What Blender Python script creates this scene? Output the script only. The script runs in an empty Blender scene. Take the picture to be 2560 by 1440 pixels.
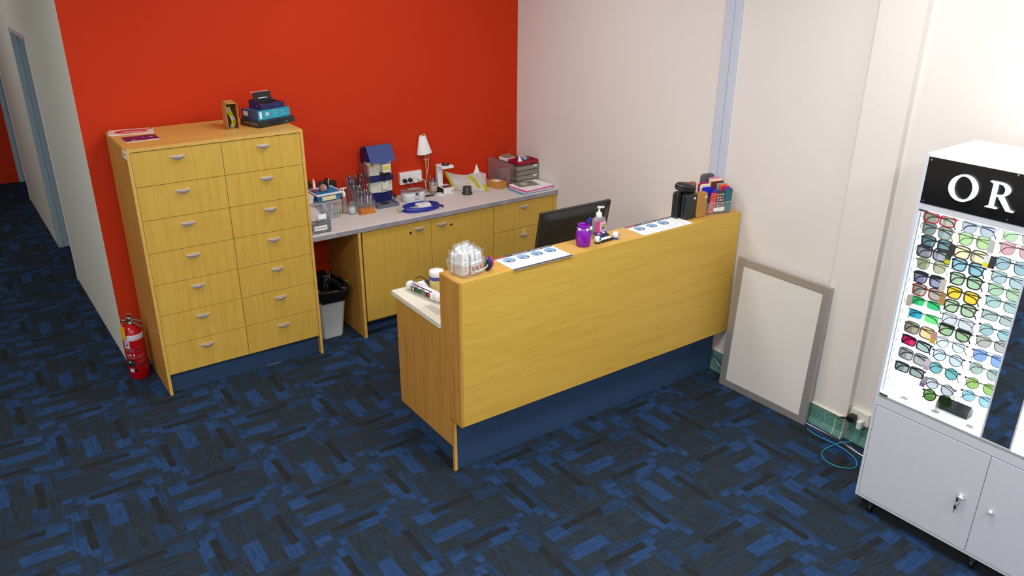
import bpy, bmesh, math, random
from mathutils import Vector, Matrix
random.seed(7)
PI = math.pi
scene = bpy.context.scene
C = scene.collection

# ---------------------------------------------------------------- camera, world, lights, exposure
cam_d = bpy.data.cameras.new('camera'); cam = bpy.data.objects.new('camera', cam_d); C.objects.link(cam)
cam_d.sensor_width = 36.0; cam_d.lens = 1985.524 / 2560 * 36.0; cam_d.clip_start = .05; cam_d.clip_end = 60
_R = Vector((0.815678, -0.57847, 0.006385)); _U = Vector((0.220143, 0.320583, 0.921284)); _F = Vector((0.534982, 0.750066, -0.388839))
M = Matrix.Identity(4)
for i in range(3):
    M[i][0] = _R[i]; M[i][1] = _U[i]; M[i][2] = -_F[i]
M[0][3], M[1][3], M[2][3] = -4.15657, -5.77007, 2.76428
cam.matrix_world = M
scene.camera = cam
scene.view_settings.view_transform = 'Standard'; scene.view_settings.look = 'None'
scene.view_settings.gamma = 1; scene.view_settings.use_curve_mapping = False
scene.view_settings.exposure = 0.36
scene.cycles.transparent_max_bounces = 48
world = bpy.data.worlds.new('world'); scene.world = world; world.use_nodes = True
world.node_tree.nodes['Background'].inputs[0].default_value = (.95, .97, 1, 1)
world.node_tree.nodes['Background'].inputs[1].default_value = .72

def area(name, loc, size, power, col=(1, 1, 1), rot=(0, 0, 0), sy=None):
    l = bpy.data.lights.new(name, 'AREA'); l.energy = power; l.color = col
    l.shape = 'RECTANGLE'; l.size = size; l.size_y = sy or size
    o = bpy.data.objects.new(name, l); o.location = loc; o.rotation_euler = rot; C.objects.link(o); return o
for (x, y, p) in [(-1.4, -3.9, 34), (-3.4, -3.9, 24), (-1.3, -6.3, 34), (-3.6, -6.3, 26), (-1.8, -1.5, 24), (-5.4, -1.4, 30), (-5.6, -4.2, 44), (-5.2, 3.2, 16)]:  # unseen overhead lights; the far-left pair is added to brighten left-facing sides
    area('ceiling_and_fill_lamp', (x, y, 3.36), 1.2, p, (1, .98, .96), sy=.6)

# ---------------------------------------------------------------- materials
def lin(c): c = c / 255; return c / 12.92 if c <= .04045 else ((c + .055) / 1.055) ** 2.4
def L3(c): return (lin(c[0]), lin(c[1]), lin(c[2]), 1)
_mc = {}
def new_mat(name):
    m = bpy.data.materials.new(name); m.use_nodes = True
    return m, m.node_tree, m.node_tree.nodes['Principled BSDF']
def mat(c, rough=.5, metal=0, var=.06, scale=30, alpha=1, spec=.5, bump=0, emit=0):
    k = (c, rough, metal, var, scale, alpha, spec, bump, emit)
    if k in _mc: return _mc[k]
    m, nt, b = new_mat('paint_%d' % len(_mc))
    N, K = nt.nodes, nt.links
    tc = N.new('ShaderNodeTexCoord'); nz = N.new('ShaderNodeTexNoise'); nz.inputs['Scale'].default_value = scale
    K.new(tc.outputs['Object'], nz.inputs['Vector'])
    rp = N.new('ShaderNodeValToRGB'); a = L3(c)
    rp.color_ramp.elements[0].position = .3; rp.color_ramp.elements[1].position = .7
    rp.color_ramp.elements[0].color = [min(1, v * (1 - var)) for v in a[:3]] + [1]
    rp.color_ramp.elements[1].color = [min(1, v * (1 + var)) for v in a[:3]] + [1]
    K.new(nz.outputs['Fac'], rp.inputs[0]); K.new(rp.outputs[0], b.inputs['Base Color'])
    b.inputs['Roughness'].default_value = rough; b.inputs['Metallic'].default_value = metal
    b.inputs['Alpha'].default_value = alpha; b.inputs['Specular IOR Level'].default_value = spec
    if bump:
        bp = N.new('ShaderNodeBump'); bp.inputs['Strength'].default_value = bump; bp.inputs['Distance'].default_value = .002
        K.new(nz.outputs['Fac'], bp.inputs['Height']); K.new(bp.outputs[0], b.inputs['Normal'])
    if emit:
        b.inputs['Emission Color'].default_value = a; b.inputs['Emission Strength'].default_value = emit
    _mc[k] = m; return m
def tint(c, opacity=.12, rough=.05):
    """see-through plastic or tinted lens: coloured transparency under a thin glossy skin"""
    k = ('t', c, opacity, rough)
    if k in _mc: return _mc[k]
    m = bpy.data.materials.new('clear_%d' % len(_mc)); m.use_nodes = True; nt = m.node_tree; N, K = nt.nodes, nt.links
    N.remove(N['Principled BSDF']); out = N['Material Output']
    tr = N.new('ShaderNodeBsdfTransparent'); tr.inputs[0].default_value = [v ** .5 for v in L3(c)[:3]] + [1]   # light crosses two faces
    df = N.new('ShaderNodeBsdfDiffuse'); df.inputs[0].default_value = L3(c)
    gl = N.new('ShaderNodeBsdfGlossy'); gl.inputs['Roughness'].default_value = rough
    fr = N.new('ShaderNodeLayerWeight'); fr.inputs[0].default_value = .12
    sc_ = N.new('ShaderNodeMath'); sc_.operation = 'MULTIPLY_ADD'; sc_.inputs[1].default_value = .45; sc_.inputs[2].default_value = .03; K.new(fr.outputs['Facing'], sc_.inputs[0])
    m1 = N.new('ShaderNodeMixShader'); m1.inputs[0].default_value = opacity * .7
    m2 = N.new('ShaderNodeMixShader')
    K.new(tr.outputs[0], m1.inputs[1]); K.new(df.outputs[0], m1.inputs[2])
    K.new(sc_.outputs[0], m2.inputs[0]); K.new(m1.outputs[0], m2.inputs[1]); K.new(gl.outputs[0], m2.inputs[2])
    K.new(m2.outputs[0], out.inputs[0]); _mc[k] = m; return m
def oak(vec_scale, a=(210, 173, 78), b=(200, 158, 63), rough=.42, name='oak'):
    m, nt, p = new_mat(name); N, K = nt.nodes, nt.links
    tc = N.new('ShaderNodeTexCoord'); mp = N.new('ShaderNodeMapping'); mp.inputs['Scale'].default_value = vec_scale
    K.new(tc.outputs['Object'], mp.inputs[0])
    n1 = N.new('ShaderNodeTexNoise'); n1.inputs['Scale'].default_value = 1; n1.inputs['Detail'].default_value = 6; n1.inputs['Distortion'].default_value = .4
    n2 = N.new('ShaderNodeTexNoise'); n2.inputs['Scale'].default_value = .22; n2.inputs['Detail'].default_value = 2
    for n in (n1, n2): K.new(mp.outputs[0], n.inputs['Vector'])
    mx = N.new('ShaderNodeMath'); mx.operation = 'MULTIPLY_ADD'; mx.inputs[1].default_value = .6
    K.new(n1.outputs['Fac'], mx.inputs[0])
    h = N.new('ShaderNodeMath'); h.operation = 'MULTIPLY'; h.inputs[1].default_value = .4; K.new(n2.outputs['Fac'], h.inputs[0])
    K.new(h.outputs[0], mx.inputs[2])
    r = N.new('ShaderNodeValToRGB'); e = r.color_ramp.elements
    e[0].position = .36; e[0].color = L3(b); e[1].position = .6; e[1].color = L3(a)
    K.new(mx.outputs[0], r.inputs[0]); K.new(r.outputs[0], p.inputs['Base Color'])
    p.inputs['Roughness'].default_value = rough; p.inputs['Specular IOR Level'].default_value = .35
    return m
OAKV = oak((160, 160, 6), name='oak_vertical')
OAKH = oak((5, 40, 90), name='oak_horizontal')
OAKS = oak((160, 160, 6), a=(200, 148, 70), b=(180, 124, 52), name='oak_side_shaded')  # side oak darker and more orange: shade and red bounce put into the colour
OAKT = oak((5, 90, 90), a=(214, 172, 92), b=(202, 156, 76), rough=.3, name='oak_top_reflect')  # top oak pinker: glancing reflection of the red wall put into the colour
EDGE = mat((214, 170, 82), .45)

# carpet tiles: a node-built 0.5 m tile laid quarter-turned in a checkerboard
def carpet():
    m, nt, p = new_mat('carpet_tiles'); N, K = nt.nodes, nt.links
    def math_(op, a, b=None, c=None):
        n = N.new('ShaderNodeMath'); n.operation = op
        for i, v in enumerate((a, b, c)):
            if v is None: continue
            if isinstance(v, (int, float)): n.inputs[i].default_value = v
            else: K.new(v, n.inputs[i])
        return n.outputs[0]
    def wn(a, b):
        c = N.new('ShaderNodeCombineXYZ'); w = N.new('ShaderNodeTexWhiteNoise'); w.noise_dimensions = '2D'
        for i, v in enumerate((a, b)):
            if isinstance(v, (int, float)): c.inputs[i].default_value = v
            else: K.new(v, c.inputs[i])
        K.new(c.outputs[0], w.inputs['Vector']); return w.outputs['Value']
    def mixf(f, a, b): return math_('ADD', math_('MULTIPLY', math_('SUBTRACT', 1, f), a), math_('MULTIPLY', f, b))
    tc = N.new('ShaderNodeTexCoord'); s = N.new('ShaderNodeSeparateXYZ')
    # slight raggedness of the woven edges
    nz = N.new('ShaderNodeTexNoise'); nz.inputs['Scale'].default_value = 60; K.new(tc.outputs['Object'], nz.inputs['Vector'])
    vs = N.new('ShaderNodeVectorMath'); vs.operation = 'MULTIPLY_ADD'; vs.inputs[1].default_value = (.012, .012, 0)
    K.new(nz.outputs['Color'], vs.inputs[0]); K.new(tc.outputs['Object'], vs.inputs[2]); K.new(vs.outputs[0], s.inputs[0])
    gx = math_('DIVIDE', math_('ADD', s.outputs[0], .095), .5); gy = math_('DIVIDE', math_('ADD', s.outputs[1], .125), .5)
    ix = math_('FLOOR', gx); iy = math_('FLOOR', gy)
    fx = math_('SUBTRACT', gx, ix); fy = math_('SUBTRACT', gy, iy)
    par = math_('FLOORED_MODULO', math_('ADD', ix, iy), 2)
    u = mixf(par, fx, fy); v0 = mixf(par, fy, fx)
    flip = math_('GREATER_THAN', wn(ix, iy), .5)
    v = mixf(flip, v0, math_('SUBTRACT', 1, v0))
    i = math_('FLOOR', math_('ADD', math_('MULTIPLY', u, 12), .5))
    i2 = math_('FLOOR', math_('MULTIPLY', math_('ADD', i, .5), .55))
    k = math_('ADD', math_('MULTIPLY', wn(i2, 3.3), 1.6), 1.3)
    seg = math_('FLOOR', math_('ADD', math_('MULTIPLY', v, k), wn(i2, 9.1)))
    val = wn(i2, math_('ADD', seg, 21.7))
    kk = math_('ADD', math_('MULTIPLY', wn(i, 5.3), 2.5), 2)
    sg = math_('FLOOR', math_('ADD', math_('MULTIPLY', v, kk), wn(i, 2.1)))
    val2 = wn(i, math_('ADD', sg, 57.7))
    val = math_('ADD', math_('MULTIPLY', val, .5), math_('MULTIPLY', val2, .5))
    isbar = math_('ADD', math_('COMPARE', i, 2, .1), math_('COMPARE', i, 10, .1))
    inb = math_('MULTIPLY', math_('GREATER_THAN', v, .2), math_('LESS_THAN', v, .74))
    bar = math_('MULTIPLY', isbar, inb)
    r = N.new('ShaderNodeValToRGB'); r.color_ramp.interpolation = 'CONSTANT'; e = r.color_ramp.elements
    e[0].position = 0; e[0].color = L3((40, 48, 57)); e[1].position = .38; e[1].color = L3((38, 50, 66))
    for pos, c in ((.49, (35, 55, 82)), (.58, (38, 64, 102))):
        q = e.new(pos); q.color = L3(c)
    K.new(val, r.inputs[0])
    mx = N.new('ShaderNodeMix'); mx.data_type = 'RGBA'; K.new(bar, mx.inputs[0]); K.new(r.outputs[0], mx.inputs[6]); mx.inputs[7].default_value = L3((36, 40, 45))
    n3 = N.new('ShaderNodeTexNoise'); n3.inputs['Scale'].default_value = 420; n3.inputs['Detail'].default_value = 1; K.new(tc.outputs['Object'], n3.inputs['Vector'])
    cv = N.new('ShaderNodeCombineXYZ'); K.new(math_('MULTIPLY', math_('ADD', u, math_('MULTIPLY', ix, 3.1)), 60), cv.inputs[0]); K.new(math_('MULTIPLY', math_('ADD', v, iy), 5), cv.inputs[1])
    n4 = N.new('ShaderNodeTexNoise'); n4.inputs['Scale'].default_value = 1; n4.inputs['Detail'].default_value = 2; K.new(cv.outputs[0], n4.inputs['Vector'])
    st = N.new('ShaderNodeMapRange'); st.inputs[1].default_value = .35; st.inputs[2].default_value = .65; st.inputs[3].default_value = .78; st.inputs[4].default_value = 1.22
    K.new(n4.outputs['Fac'], st.inputs[0])
    g = N.new('ShaderNodeMapRange'); g.inputs[1].default_value = .3; g.inputs[2].default_value = .7; g.inputs[3].default_value = .55; g.inputs[4].default_value = 1.45
    K.new(n3.outputs['Fac'], g.inputs[0])
    mm = N.new('ShaderNodeMix'); mm.data_type = 'RGBA'; mm.blend_type = 'MULTIPLY'; mm.inputs[0].default_value = 1
    K.new(mx.outputs[2], mm.inputs[6]); K.new(math_('MULTIPLY', g.outputs[0], st.outputs[0]), mm.inputs[7]); K.new(mm.outputs[2], p.inputs['Base Color'])
    bp = N.new('ShaderNodeBump'); bp.inputs['Strength'].default_value = .6; bp.inputs['Distance'].default_value = .004
    K.new(n3.outputs['Fac'], bp.inputs['Height']); K.new(bp.outputs[0], p.inputs['Normal'])
    p.inputs['Roughness'].default_value = .95; p.inputs['Specular IOR Level'].default_value = .1
    return m

WHITE = mat((232, 232, 230), .4); PAPER = mat((238, 240, 242), .7); BLACK = mat((22, 22, 24), .4); DKGREY = mat((52, 54, 58), .45)
SILVER = mat((226, 222, 228), .38, .45); STEEL = mat((190, 192, 196), .22, 1); CHROME = mat((225, 225, 228), .12, 1)
NAVYK = mat((40, 66, 100), .6); INK = mat((90, 95, 105), .7); PALEINK = mat((196, 203, 212), .7)
CLEAR = tint((248, 249, 251), .06); CLEAR2 = tint((240, 242, 246), .2); BAGCLEAR = tint((248, 250, 253), .2, .15)
DKBLUE = mat((30, 36, 90), .45); TEAL = mat((30, 140, 165), .5); LABEL = mat((240, 240, 240), .6)

# ---------------------------------------------------------------- mesh helpers
class MB:
    def __init__(s): s.bm = bmesh.new(); s.mats = []
    def mi(s, m):
        if m not in s.mats: s.mats.append(m)
        return s.mats.index(m)
    def _fin(s, verts, m, mx=None, smooth=False):
        if mx is not None: bmesh.ops.transform(s.bm, matrix=mx, verts=verts)
        i = s.mi(m); fs = {f for v in verts for f in v.link_faces}
        for f in fs: f.material_index = i; f.smooth = smooth
        return s
    def box(s, a, b, m, bev=0, mx=None, seg=2):
        n0 = set(s.bm.verts)
        c = [(a[i] + b[i]) / 2 for i in range(3)]; d = [abs(b[i] - a[i]) for i in range(3)]
        r = bmesh.ops.create_cube(s.bm, size=1, matrix=Matrix.Translation(c) @ Matrix.Diagonal((*d, 1)))
        if bev:
            es = list({e for v in r['verts'] for e in v.link_edges})
            bmesh.ops.bevel(s.bm, geom=es, offset=min(bev, min(d) * .49), segments=seg, affect='EDGES', profile=.6)
        vs = [v for v in s.bm.verts if v not in n0]
        return s._fin(vs, m, mx, False)
    def tbox(s, z0, w0, d0, z1, w1, d1, m, mx=None):
        """tapered box"""
        v = [s.bm.verts.new((sx * w / 2, sy * d / 2, z)) for z, w, d in ((z0, w0, d0), (z1, w1, d1)) for sx, sy in ((-1, -1), (1, -1), (1, 1), (-1, 1))]
        for f in ((3, 2, 1, 0), (4, 5, 6, 7), (0, 1, 5, 4), (1, 2, 6, 5), (2, 3, 7, 6), (3, 0, 4, 7)): s.bm.faces.new([v[k] for k in f])
        return s._fin(v, m, mx)
    def cyl(s, p0, p1, r0, m, r1=None, n=20, cap=True):
        p0, p1 = Vector(p0), Vector(p1); d = p1 - p0
        q = d.to_track_quat('Z', 'Y').to_matrix().to_4x4()
        r = bmesh.ops.create_cone(s.bm, cap_ends=cap, segments=n, radius1=r0, radius2=r0 if r1 is None else r1, depth=d.length,
                                  matrix=Matrix.Translation((p0 + p1) / 2) @ q)
        s._fin(r['verts'], m, None, True)
        for v in r['verts']:
            for f in v.link_faces:
                if len(f.verts) > 4: f.smooth = False
        return s
    def lathe(s, prof, m, n=24, mx=None, sx=1, sy=1):
        rings = []
        for (r, z) in prof:
            rings.append([s.bm.verts.new((max(r, 1e-4) * math.cos(2 * PI * i / n) * sx, max(r, 1e-4) * math.sin(2 * PI * i / n) * sy, z)) for i in range(n)])
        for a, b in zip(rings, rings[1:]):
            for i in range(n): s.bm.faces.new((a[i], a[(i + 1) % n], b[(i + 1) % n], b[i]))
        s.bm.faces.new(rings[0][::-1]); s.bm.faces.new(rings[-1])
        return s._fin([v for r in rings for v in r], m, mx, True)
    def tube(s, pts, r, m, n=8, closed=False, smoothn=0):
        P = [Vector(p) for p in pts]
        if smoothn:
            Q = []
            K = len(P)
            rng = range(K if closed else K - 1)
            for i in rng:
                g = lambda j: P[j % K] if closed else P[max(0, min(K - 1, j))]
                a, b, c, d = g(i - 1), g(i), g(i + 1), g(i + 2)
                for t in range(smoothn):
                    t /= smoothn
                    Q.append(.5 * ((2 * b) + (c - a) * t + (2 * a - 5 * b + 4 * c - d) * t * t + (-a + 3 * b - 3 * c + d) * t ** 3))
            if not closed: Q.append(P[-1])
            P = Q
        rings = []; K = len(P); up = Vector((.13, .21, 1)).normalized()
        for i, p in enumerate(P):
            a = P[(i - 1) % K] if closed else P[max(0, i - 1)]; b = P[(i + 1) % K] if closed else P[min(K - 1, i + 1)]
            t = (b - a).normalized()
            x = t.cross(up)
            if x.length < 1e-3: x = t.cross(Vector((1, 0, 0)))
            x.normalize(); y = t.cross(x)
            rr = r if not callable(r) else r(i / max(1, K - 1))
            rings.append([s.bm.verts.new(p + x * rr * math.cos(2 * PI * k / n) + y * rr * math.sin(2 * PI * k / n)) for k in range(n)])
        for i in range(K if closed else K - 1):
            a, b = rings[i], rings[(i + 1) % K]
            for k in range(n): s.bm.faces.new((a[k], a[(k + 1) % n], b[(k + 1) % n], b[k]))
        if not closed: s.bm.faces.new(rings[0][::-1]); s.bm.faces.new(rings[-1])
        return s._fin([v for q in rings for v in q], m, None, True)
    def prism(s, poly, h0, h1, m, mx=None, smooth=False):
        """polygon in XY extruded h0..h1 along Z"""
        a = [s.bm.verts.new((x, y, h0)) for x, y in poly]; b = [s.bm.verts.new((x, y, h1)) for x, y in poly]
        s.bm.faces.new(a[::-1]); s.bm.faces.new(b); n = len(poly)
        for i in range(n): s.bm.faces.new((a[i], a[(i + 1) % n], b[(i + 1) % n], b[i]))
        return s._fin(a + b, m, mx, smooth)
    def ring(s, outer, inner, h0, h1, m, mx=None):
        n = len(outer); q = []
        for h in (h0, h1):
            q.append([s.bm.verts.new((x, y, h)) for x, y in outer]); q.append([s.bm.verts.new((x, y, h)) for x, y in inner])
        o0, i0, o1, i1 = q
        for k in range(n):
            j = (k + 1) % n
            s.bm.faces.new((o0[k], o0[j], o1[j], o1[k])); s.bm.faces.new((i0[j], i0[k], i1[k], i1[j]))
            s.bm.faces.new((o1[k], o1[j], i1[j], i1[k])); s.bm.faces.new((o0[j], o0[k], i0[k], i0[j]))
        return s._fin([v for r in q for v in r], m, mx)
    def grid(s, f, nu, nv, m, th=0, smooth=True, mx=None):
        V = [[s.bm.verts.new(f(i / nu, j / nv)) for j in range(nv + 1)] for i in range(nu + 1)]
        for i in range(nu):
            for j in range(nv): s.bm.faces.new((V[i][j], V[i + 1][j], V[i + 1][j + 1], V[i][j + 1]))
        vs = [v for r in V for v in r]
        if th:
            fs = list({f_ for v in vs for f_ in v.link_faces}); n0 = set(s.bm.verts)
            bmesh.ops.solidify(s.bm, geom=fs, thickness=th)
            vs += [v for v in s.bm.verts if v not in n0]
        return s._fin(vs, m, mx, smooth)
    def sphere(s, c, r, m, sc=(1, 1, 1), n=16, mx=None):
        rr = bmesh.ops.create_uvsphere(s.bm, u_segments=n, v_segments=n // 2 + 2, radius=r, matrix=Matrix.Translation(c) @ Matrix.Diagonal((*sc, 1)))
        return s._fin(rr['verts'], m, mx, True)
    def text(s, body, size, m, mx, ext=.0004):
        cu = bpy.data.curves.new('t', 'FONT'); cu.body = body; cu.size = size; cu.extrude = ext; cu.align_x = 'CENTER'; cu.align_y = 'CENTER'
        o = bpy.data.objects.new('t', cu); C.objects.link(o)
        dg = bpy.context.evaluated_depsgraph_get(); dg.update()
        me = bpy.data.meshes.new_from_object(o.evaluated_get(dg)); n0 = set(s.bm.verts); s.bm.from_mesh(me)
        vs = [v for v in s.bm.verts if v not in n0]
        bpy.data.objects.remove(o); bpy.data.curves.remove(cu); bpy.data.meshes.remove(me)
        return s._fin(vs, m, mx)
    def build(s, name, parent=None, loc=None, rot=None, label=None):
        bmesh.ops.recalc_face_normals(s.bm, faces=s.bm.faces)
        me = bpy.data.meshes.new(name); s.bm.to_mesh(me); s.bm.free()
        for m in s.mats: me.materials.append(m)
        o = bpy.data.objects.new(name, me); C.objects.link(o)
        if parent: o.parent = parent
        if loc: o.location = loc
        if rot is not None: o.rotation_euler = rot if isinstance(rot, tuple) else (0, 0, rot)
        if label: o['label'] = label
        return o
def tag(o, label, cat, group=None):
    o['label'] = label; o['category'] = cat
    if group: o['group'] = group
    return o
def thing(name, label, cat, loc=(0, 0, 0), rot=0, group=None):
    o = bpy.data.objects.new(name, None); o.empty_display_size = .05; C.objects.link(o); o.location = loc
    o.rotation_euler = rot if isinstance(rot, tuple) else (0, 0, rot)
    return tag(o, label, cat, group)
def dup(src, loc, rot=None, label=None):
    c = src.copy(); C.objects.link(c); c.location = loc
    if rot is not None: c.rotation_euler = rot if isinstance(rot, tuple) else (0, 0, rot)
    if label: c['label'] = label
    for ch in src.children:
        d = ch.copy(); C.objects.link(d); d.parent = c
        for g in ch.children:
            e = g.copy(); C.objects.link(e); e.parent = d
    return c
def struct(o): o['kind'] = 'structure'; return o
def T(*a): return Matrix.Translation(a)
def RX(a): return Matrix.Rotation(a, 4, 'X')
def RY(a): return Matrix.Rotation(a, 4, 'Y')
def RZ(a): return Matrix.Rotation(a, 4, 'Z')
FRONT = RX(PI / 2)          # XY drawing -> XZ plane facing -Y (height along +Z)
def ell(a, b, n=28, cx=0, cy=0): return [(cx + a * math.cos(2 * PI * i / n), cy + b * math.sin(2 * PI * i / n)) for i in range(n)]
def rrect(w, h, r, n=5):
    p = []
    for cx, cy, a0 in ((w / 2 - r, h / 2 - r, 0), (-w / 2 + r, h / 2 - r, 90), (-w / 2 + r, -h / 2 + r, 180), (w / 2 - r, -h / 2 + r, 270)):
        for i in range(n + 1):
            a = math.radians(a0 + 90 * i / n); p.append((cx + r * math.cos(a), cy + r * math.sin(a)))
    return p

# ================================================================ SETTING
def plaster(c, name, rough=.75):
    m, nt, p = new_mat(name); N, K = nt.nodes, nt.links
    tc = N.new('ShaderNodeTexCoord'); n = N.new('ShaderNodeTexNoise'); n.inputs['Scale'].default_value = 90; n.inputs['Detail'].default_value = 3
    K.new(tc.outputs['Object'], n.inputs['Vector'])
    r = N.new('ShaderNodeValToRGB'); a = L3(c)
    r.color_ramp.elements[0].color = [v * .97 for v in a[:3]] + [1]; r.color_ramp.elements[1].color = [min(1, v * 1.03) for v in a[:3]] + [1]
    K.new(n.outputs['Fac'], r.inputs[0]); K.new(r.outputs[0], p.inputs['Base Color'])
    b = N.new('ShaderNodeBump'); b.inputs['Strength'].default_value = .12; b.inputs['Distance'].default_value = .002
    K.new(n.outputs['Fac'], b.inputs['Height']); K.new(b.outputs[0], p.inputs['Normal']); p.inputs['Roughness'].default_value = rough
    p.inputs['Specular IOR Level'].default_value = .25
    return m
RED = plaster((196, 48, 8), 'red_wall'); CREAM = plaster((226, 221, 217), 'cream_wall'); OFFW = plaster((222, 222, 212), 'corridor_wall')
BLUEW = mat((196, 206, 222), .5, var=.02); FRAMEB = mat((160, 180, 190), .5, var=.02)
m = MB(); m.box((-7.5, -8.2, -.1), (.3, 8.2, 0), carpet()); struct(m.build('floor'))
m = MB(); m.box((-7.5, -8.2, 3.4), (.3, 8.2, 3.5), plaster((225, 225, 222), 'ceiling_paint')); struct(m.build('ceiling'))
m = MB(); m.box((-3.462, 0, 0), (.1, .1, 3.4), RED); struct(m.build('wall_back'))
m = MB(); m.box((0, -8.2, 0), (.1, .1, 3.4), CREAM); m.box((-.05, -3.555, 0), (.0, -3.300, 3.4), CREAM)
struct(m.build('wall_right'))
m = MB(); m.box((-7.5, 6.05, 0), (-3.3, 6.15, 3.4), RED); struct(m.build('wall_far'))
m = MB(); m.box((-7.5, -8.2, 0), (-7.4, 8.2, 3.4), OFFW); struct(m.build('wall_left'))
# corridor wall with two door openings (runs slightly off square)
cw = -math.atan(-.0145)
m = MB()
for a, b, z0 in ((.002, 1.95, 0), (3.03, 5.04, 0), (1.95, 3.03, 2.12), (5.04, 6.05, 2.12)):
    m.box((0, a, z0), (.11, b, 3.4), OFFW)
o = struct(m.build('wall_corridor', loc=(-3.464, 0, 0), rot=cw))
for k, (a, b) in enumerate(((1.95, 3.03), (5.04, 6.05))):
    m = MB()
    m.box((-.004, b - .035, 0), (.09, b - .001, 2.12), FRAMEB, .002); m.box((-.004, a + .001, 0), (.09, a + .03, 2.12), WHITE, .002)
    m.box((-.004, a, 2.085), (.09, b, 2.119), mat((205, 180, 190), .5), .002)
    m.box((.03, b - .047, 0), (.042, b - .03, 2.08), FRAMEB)
    f = struct(m.build('door_%d' % (k + 1), loc=(-3.464, 0, 0), rot=cw))
    m = MB(); m.box((.088, a + .03, .005), (.125, b - .035, 2.085), FRAMEB, .002); m.build('door_leaf', f)
# conduit trunking on the right wall
m = MB(); m.box((-.012, -2.375, 0), (0, -2.25, 3.4), BLUEW, .003); m.box((-.0135, -2.3225, 0), (-.011, -2.3205, 3.4), mat((150, 158, 175), .5))
struct(m.build('trim_1'))
# green coved tile skirting
def tiles_mat():
    m_, nt, p = new_mat('green_tile'); N, K = nt.nodes, nt.links
    tc = N.new('ShaderNodeTexCoord'); n = N.new('ShaderNodeTexNoise'); n.inputs['Scale'].default_value = 180; n.inputs['Detail'].default_value = 4
    K.new(tc.outputs['Object'], n.inputs['Vector']); r = N.new('ShaderNodeValToRGB'); e = r.color_ramp.elements
    e[0].position = .35; e[0].color = L3((58, 104, 96)); e[1].position = .7; e[1].color = L3((124, 174, 160))
    K.new(n.outputs['Fac'], r.inputs[0]); K.new(r.outputs[0], p.inputs['Base Color']); p.inputs['Roughness'].default_value = .3
    return m_
TILE = tiles_mat(); GROUT = mat((205, 205, 185), .8)
def skirting(name, x0, ya, yb):
    m = MB(); prof = [(0, 0), (-.036, 0), (-.016, .05), (-.011, .142), (0, .142)]
    y = ya
    while y > yb + .001:
        y2 = max(yb, y - .198)
        m.prism(prof, 0, y - y2 - .004, TILE, T(x0, y, 0) @ RX(PI / 2)); m.prism([(0, 0), (-.0345, 0), (-.015, .05), (-.0105, .1425), (0, .1425)], 0, .005, GROUT, T(x0, y2 + .004, 0) @ RX(PI / 2))
        y -= .2
    m.box((x0 - .013, yb, .142), (x0, ya, .147), mat((228, 226, 208), .6))
    return struct(m.build(name))
skirting('baseboard_right', 0, -.62, -3.30); skirting('baseboard_pilaster', -.05, -3.30, -3.555); skirting('baseboard_recess', 0, -3.555, -8.1)

# ================================================================ JOINERY
def cup_handle(parent, x, y, z, name='handle', mt=None):
    m = MB(); a, b, d = .042, .026, .022
    def f(u, v):
        t = PI * u; p = PI / 2 * v
        return (a * math.cos(t), -d * math.sin(t) * math.sin(p) - .0015, -b * math.sin(t) * math.cos(p))
    m.grid(f, 20, 8, mt or SILVER, .0016)
    m.tube([(a * math.cos(PI * i / 16), -d * math.sin(PI * i / 16) - .0015, 0) for i in range(17)], .0016, mt or SILVER, 6)
    m.box((-a, -.003, -.0015), (a, 0, .003), mt or SILVER)
    return m.build(name, parent, (x, y, z))
def keylock(parent, x, y, z, name='lock'):
    m = MB(); m.cyl((0, 0, 0), (0, -.006, 0), .0095, CHROME); m.cyl((0, -.006, 0), (0, -.0065, 0), .006, mat((120, 95, 40), .3, 1)); m.box((-.001, -.0072, -.004), (.001, -.006, .004), BLACK)
    return m.build(name, parent, (x, y, z))
# --- tall drawer cabinet (local origin: front-left floor corner)
DW, DD, DH = 1.094, .613, 1.674
dr = thing('drawer_cabinet', 'tall oak cabinet of fourteen small drawers standing against the red wall', 'cabinet', (-3.329, -.660, 0))
m = MB(); tk = .019
m.box((0, 0, 0), (tk, DD, DH - .02), OAKS, .001); m.box((DW - tk, 0, 0), (DW, DD, DH - .02), OAKS, .001)
m.box((tk, DD - .01, .1), (DW - tk, DD, DH - .02), OAKS)
m.box((tk, .065, .12), (DW - tk, DD - .01, .14), OAKS)
m.build('carcass', dr)
m = MB(); m.box((0, 0, DH - .02), (DW, DD, DH), OAKT, .001); m.box((0, -.0012, DH - .0195), (DW, .0, DH - .0005), EDGE); m.build('top_panel', dr)
for _x in (0, DW - tk):
    m = MB(); m.box((_x, -.0008, 0), (_x + tk, 0.0003, DH - .02), EDGE); m.build('edge_band', dr)
m = MB(); m.box((tk, .045, 0), (DW - tk, .06, .146), NAVYK); m.box((.68, .0440, .0), (.78, .0451, .0022), mat((170, 175, 185), .5)); m.build('plinth', dr)  # pale strip along the plinth foot is a painted glare line
for cx0, cx1, hx, dz in ((tk + .002, .553, .286, 0), (.556, DW - tk - .002, .820, 0)):
    for k in range(7):
        z1 = 1.650 - k * .2147; z0 = z1 - .2117
        m = MB(); m.box((cx0, .003, z0), (cx1, .022, z1), OAKV, .0008)
        d = m.build('drawer', dr)
        cup_handle(d, hx, .003, z1 - .048)
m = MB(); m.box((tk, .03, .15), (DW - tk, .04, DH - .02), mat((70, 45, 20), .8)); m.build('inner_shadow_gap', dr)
m = MB(); m.box((-.0008, .010, 1.612), (0, .105, 1.662), LABEL); m.box((-.0012, .03, 1.630), (-.0006, .07, 1.645), mat((120, 110, 170), .6)); m.build('sticker', dr, label='white sticker near the top front edge')

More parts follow.
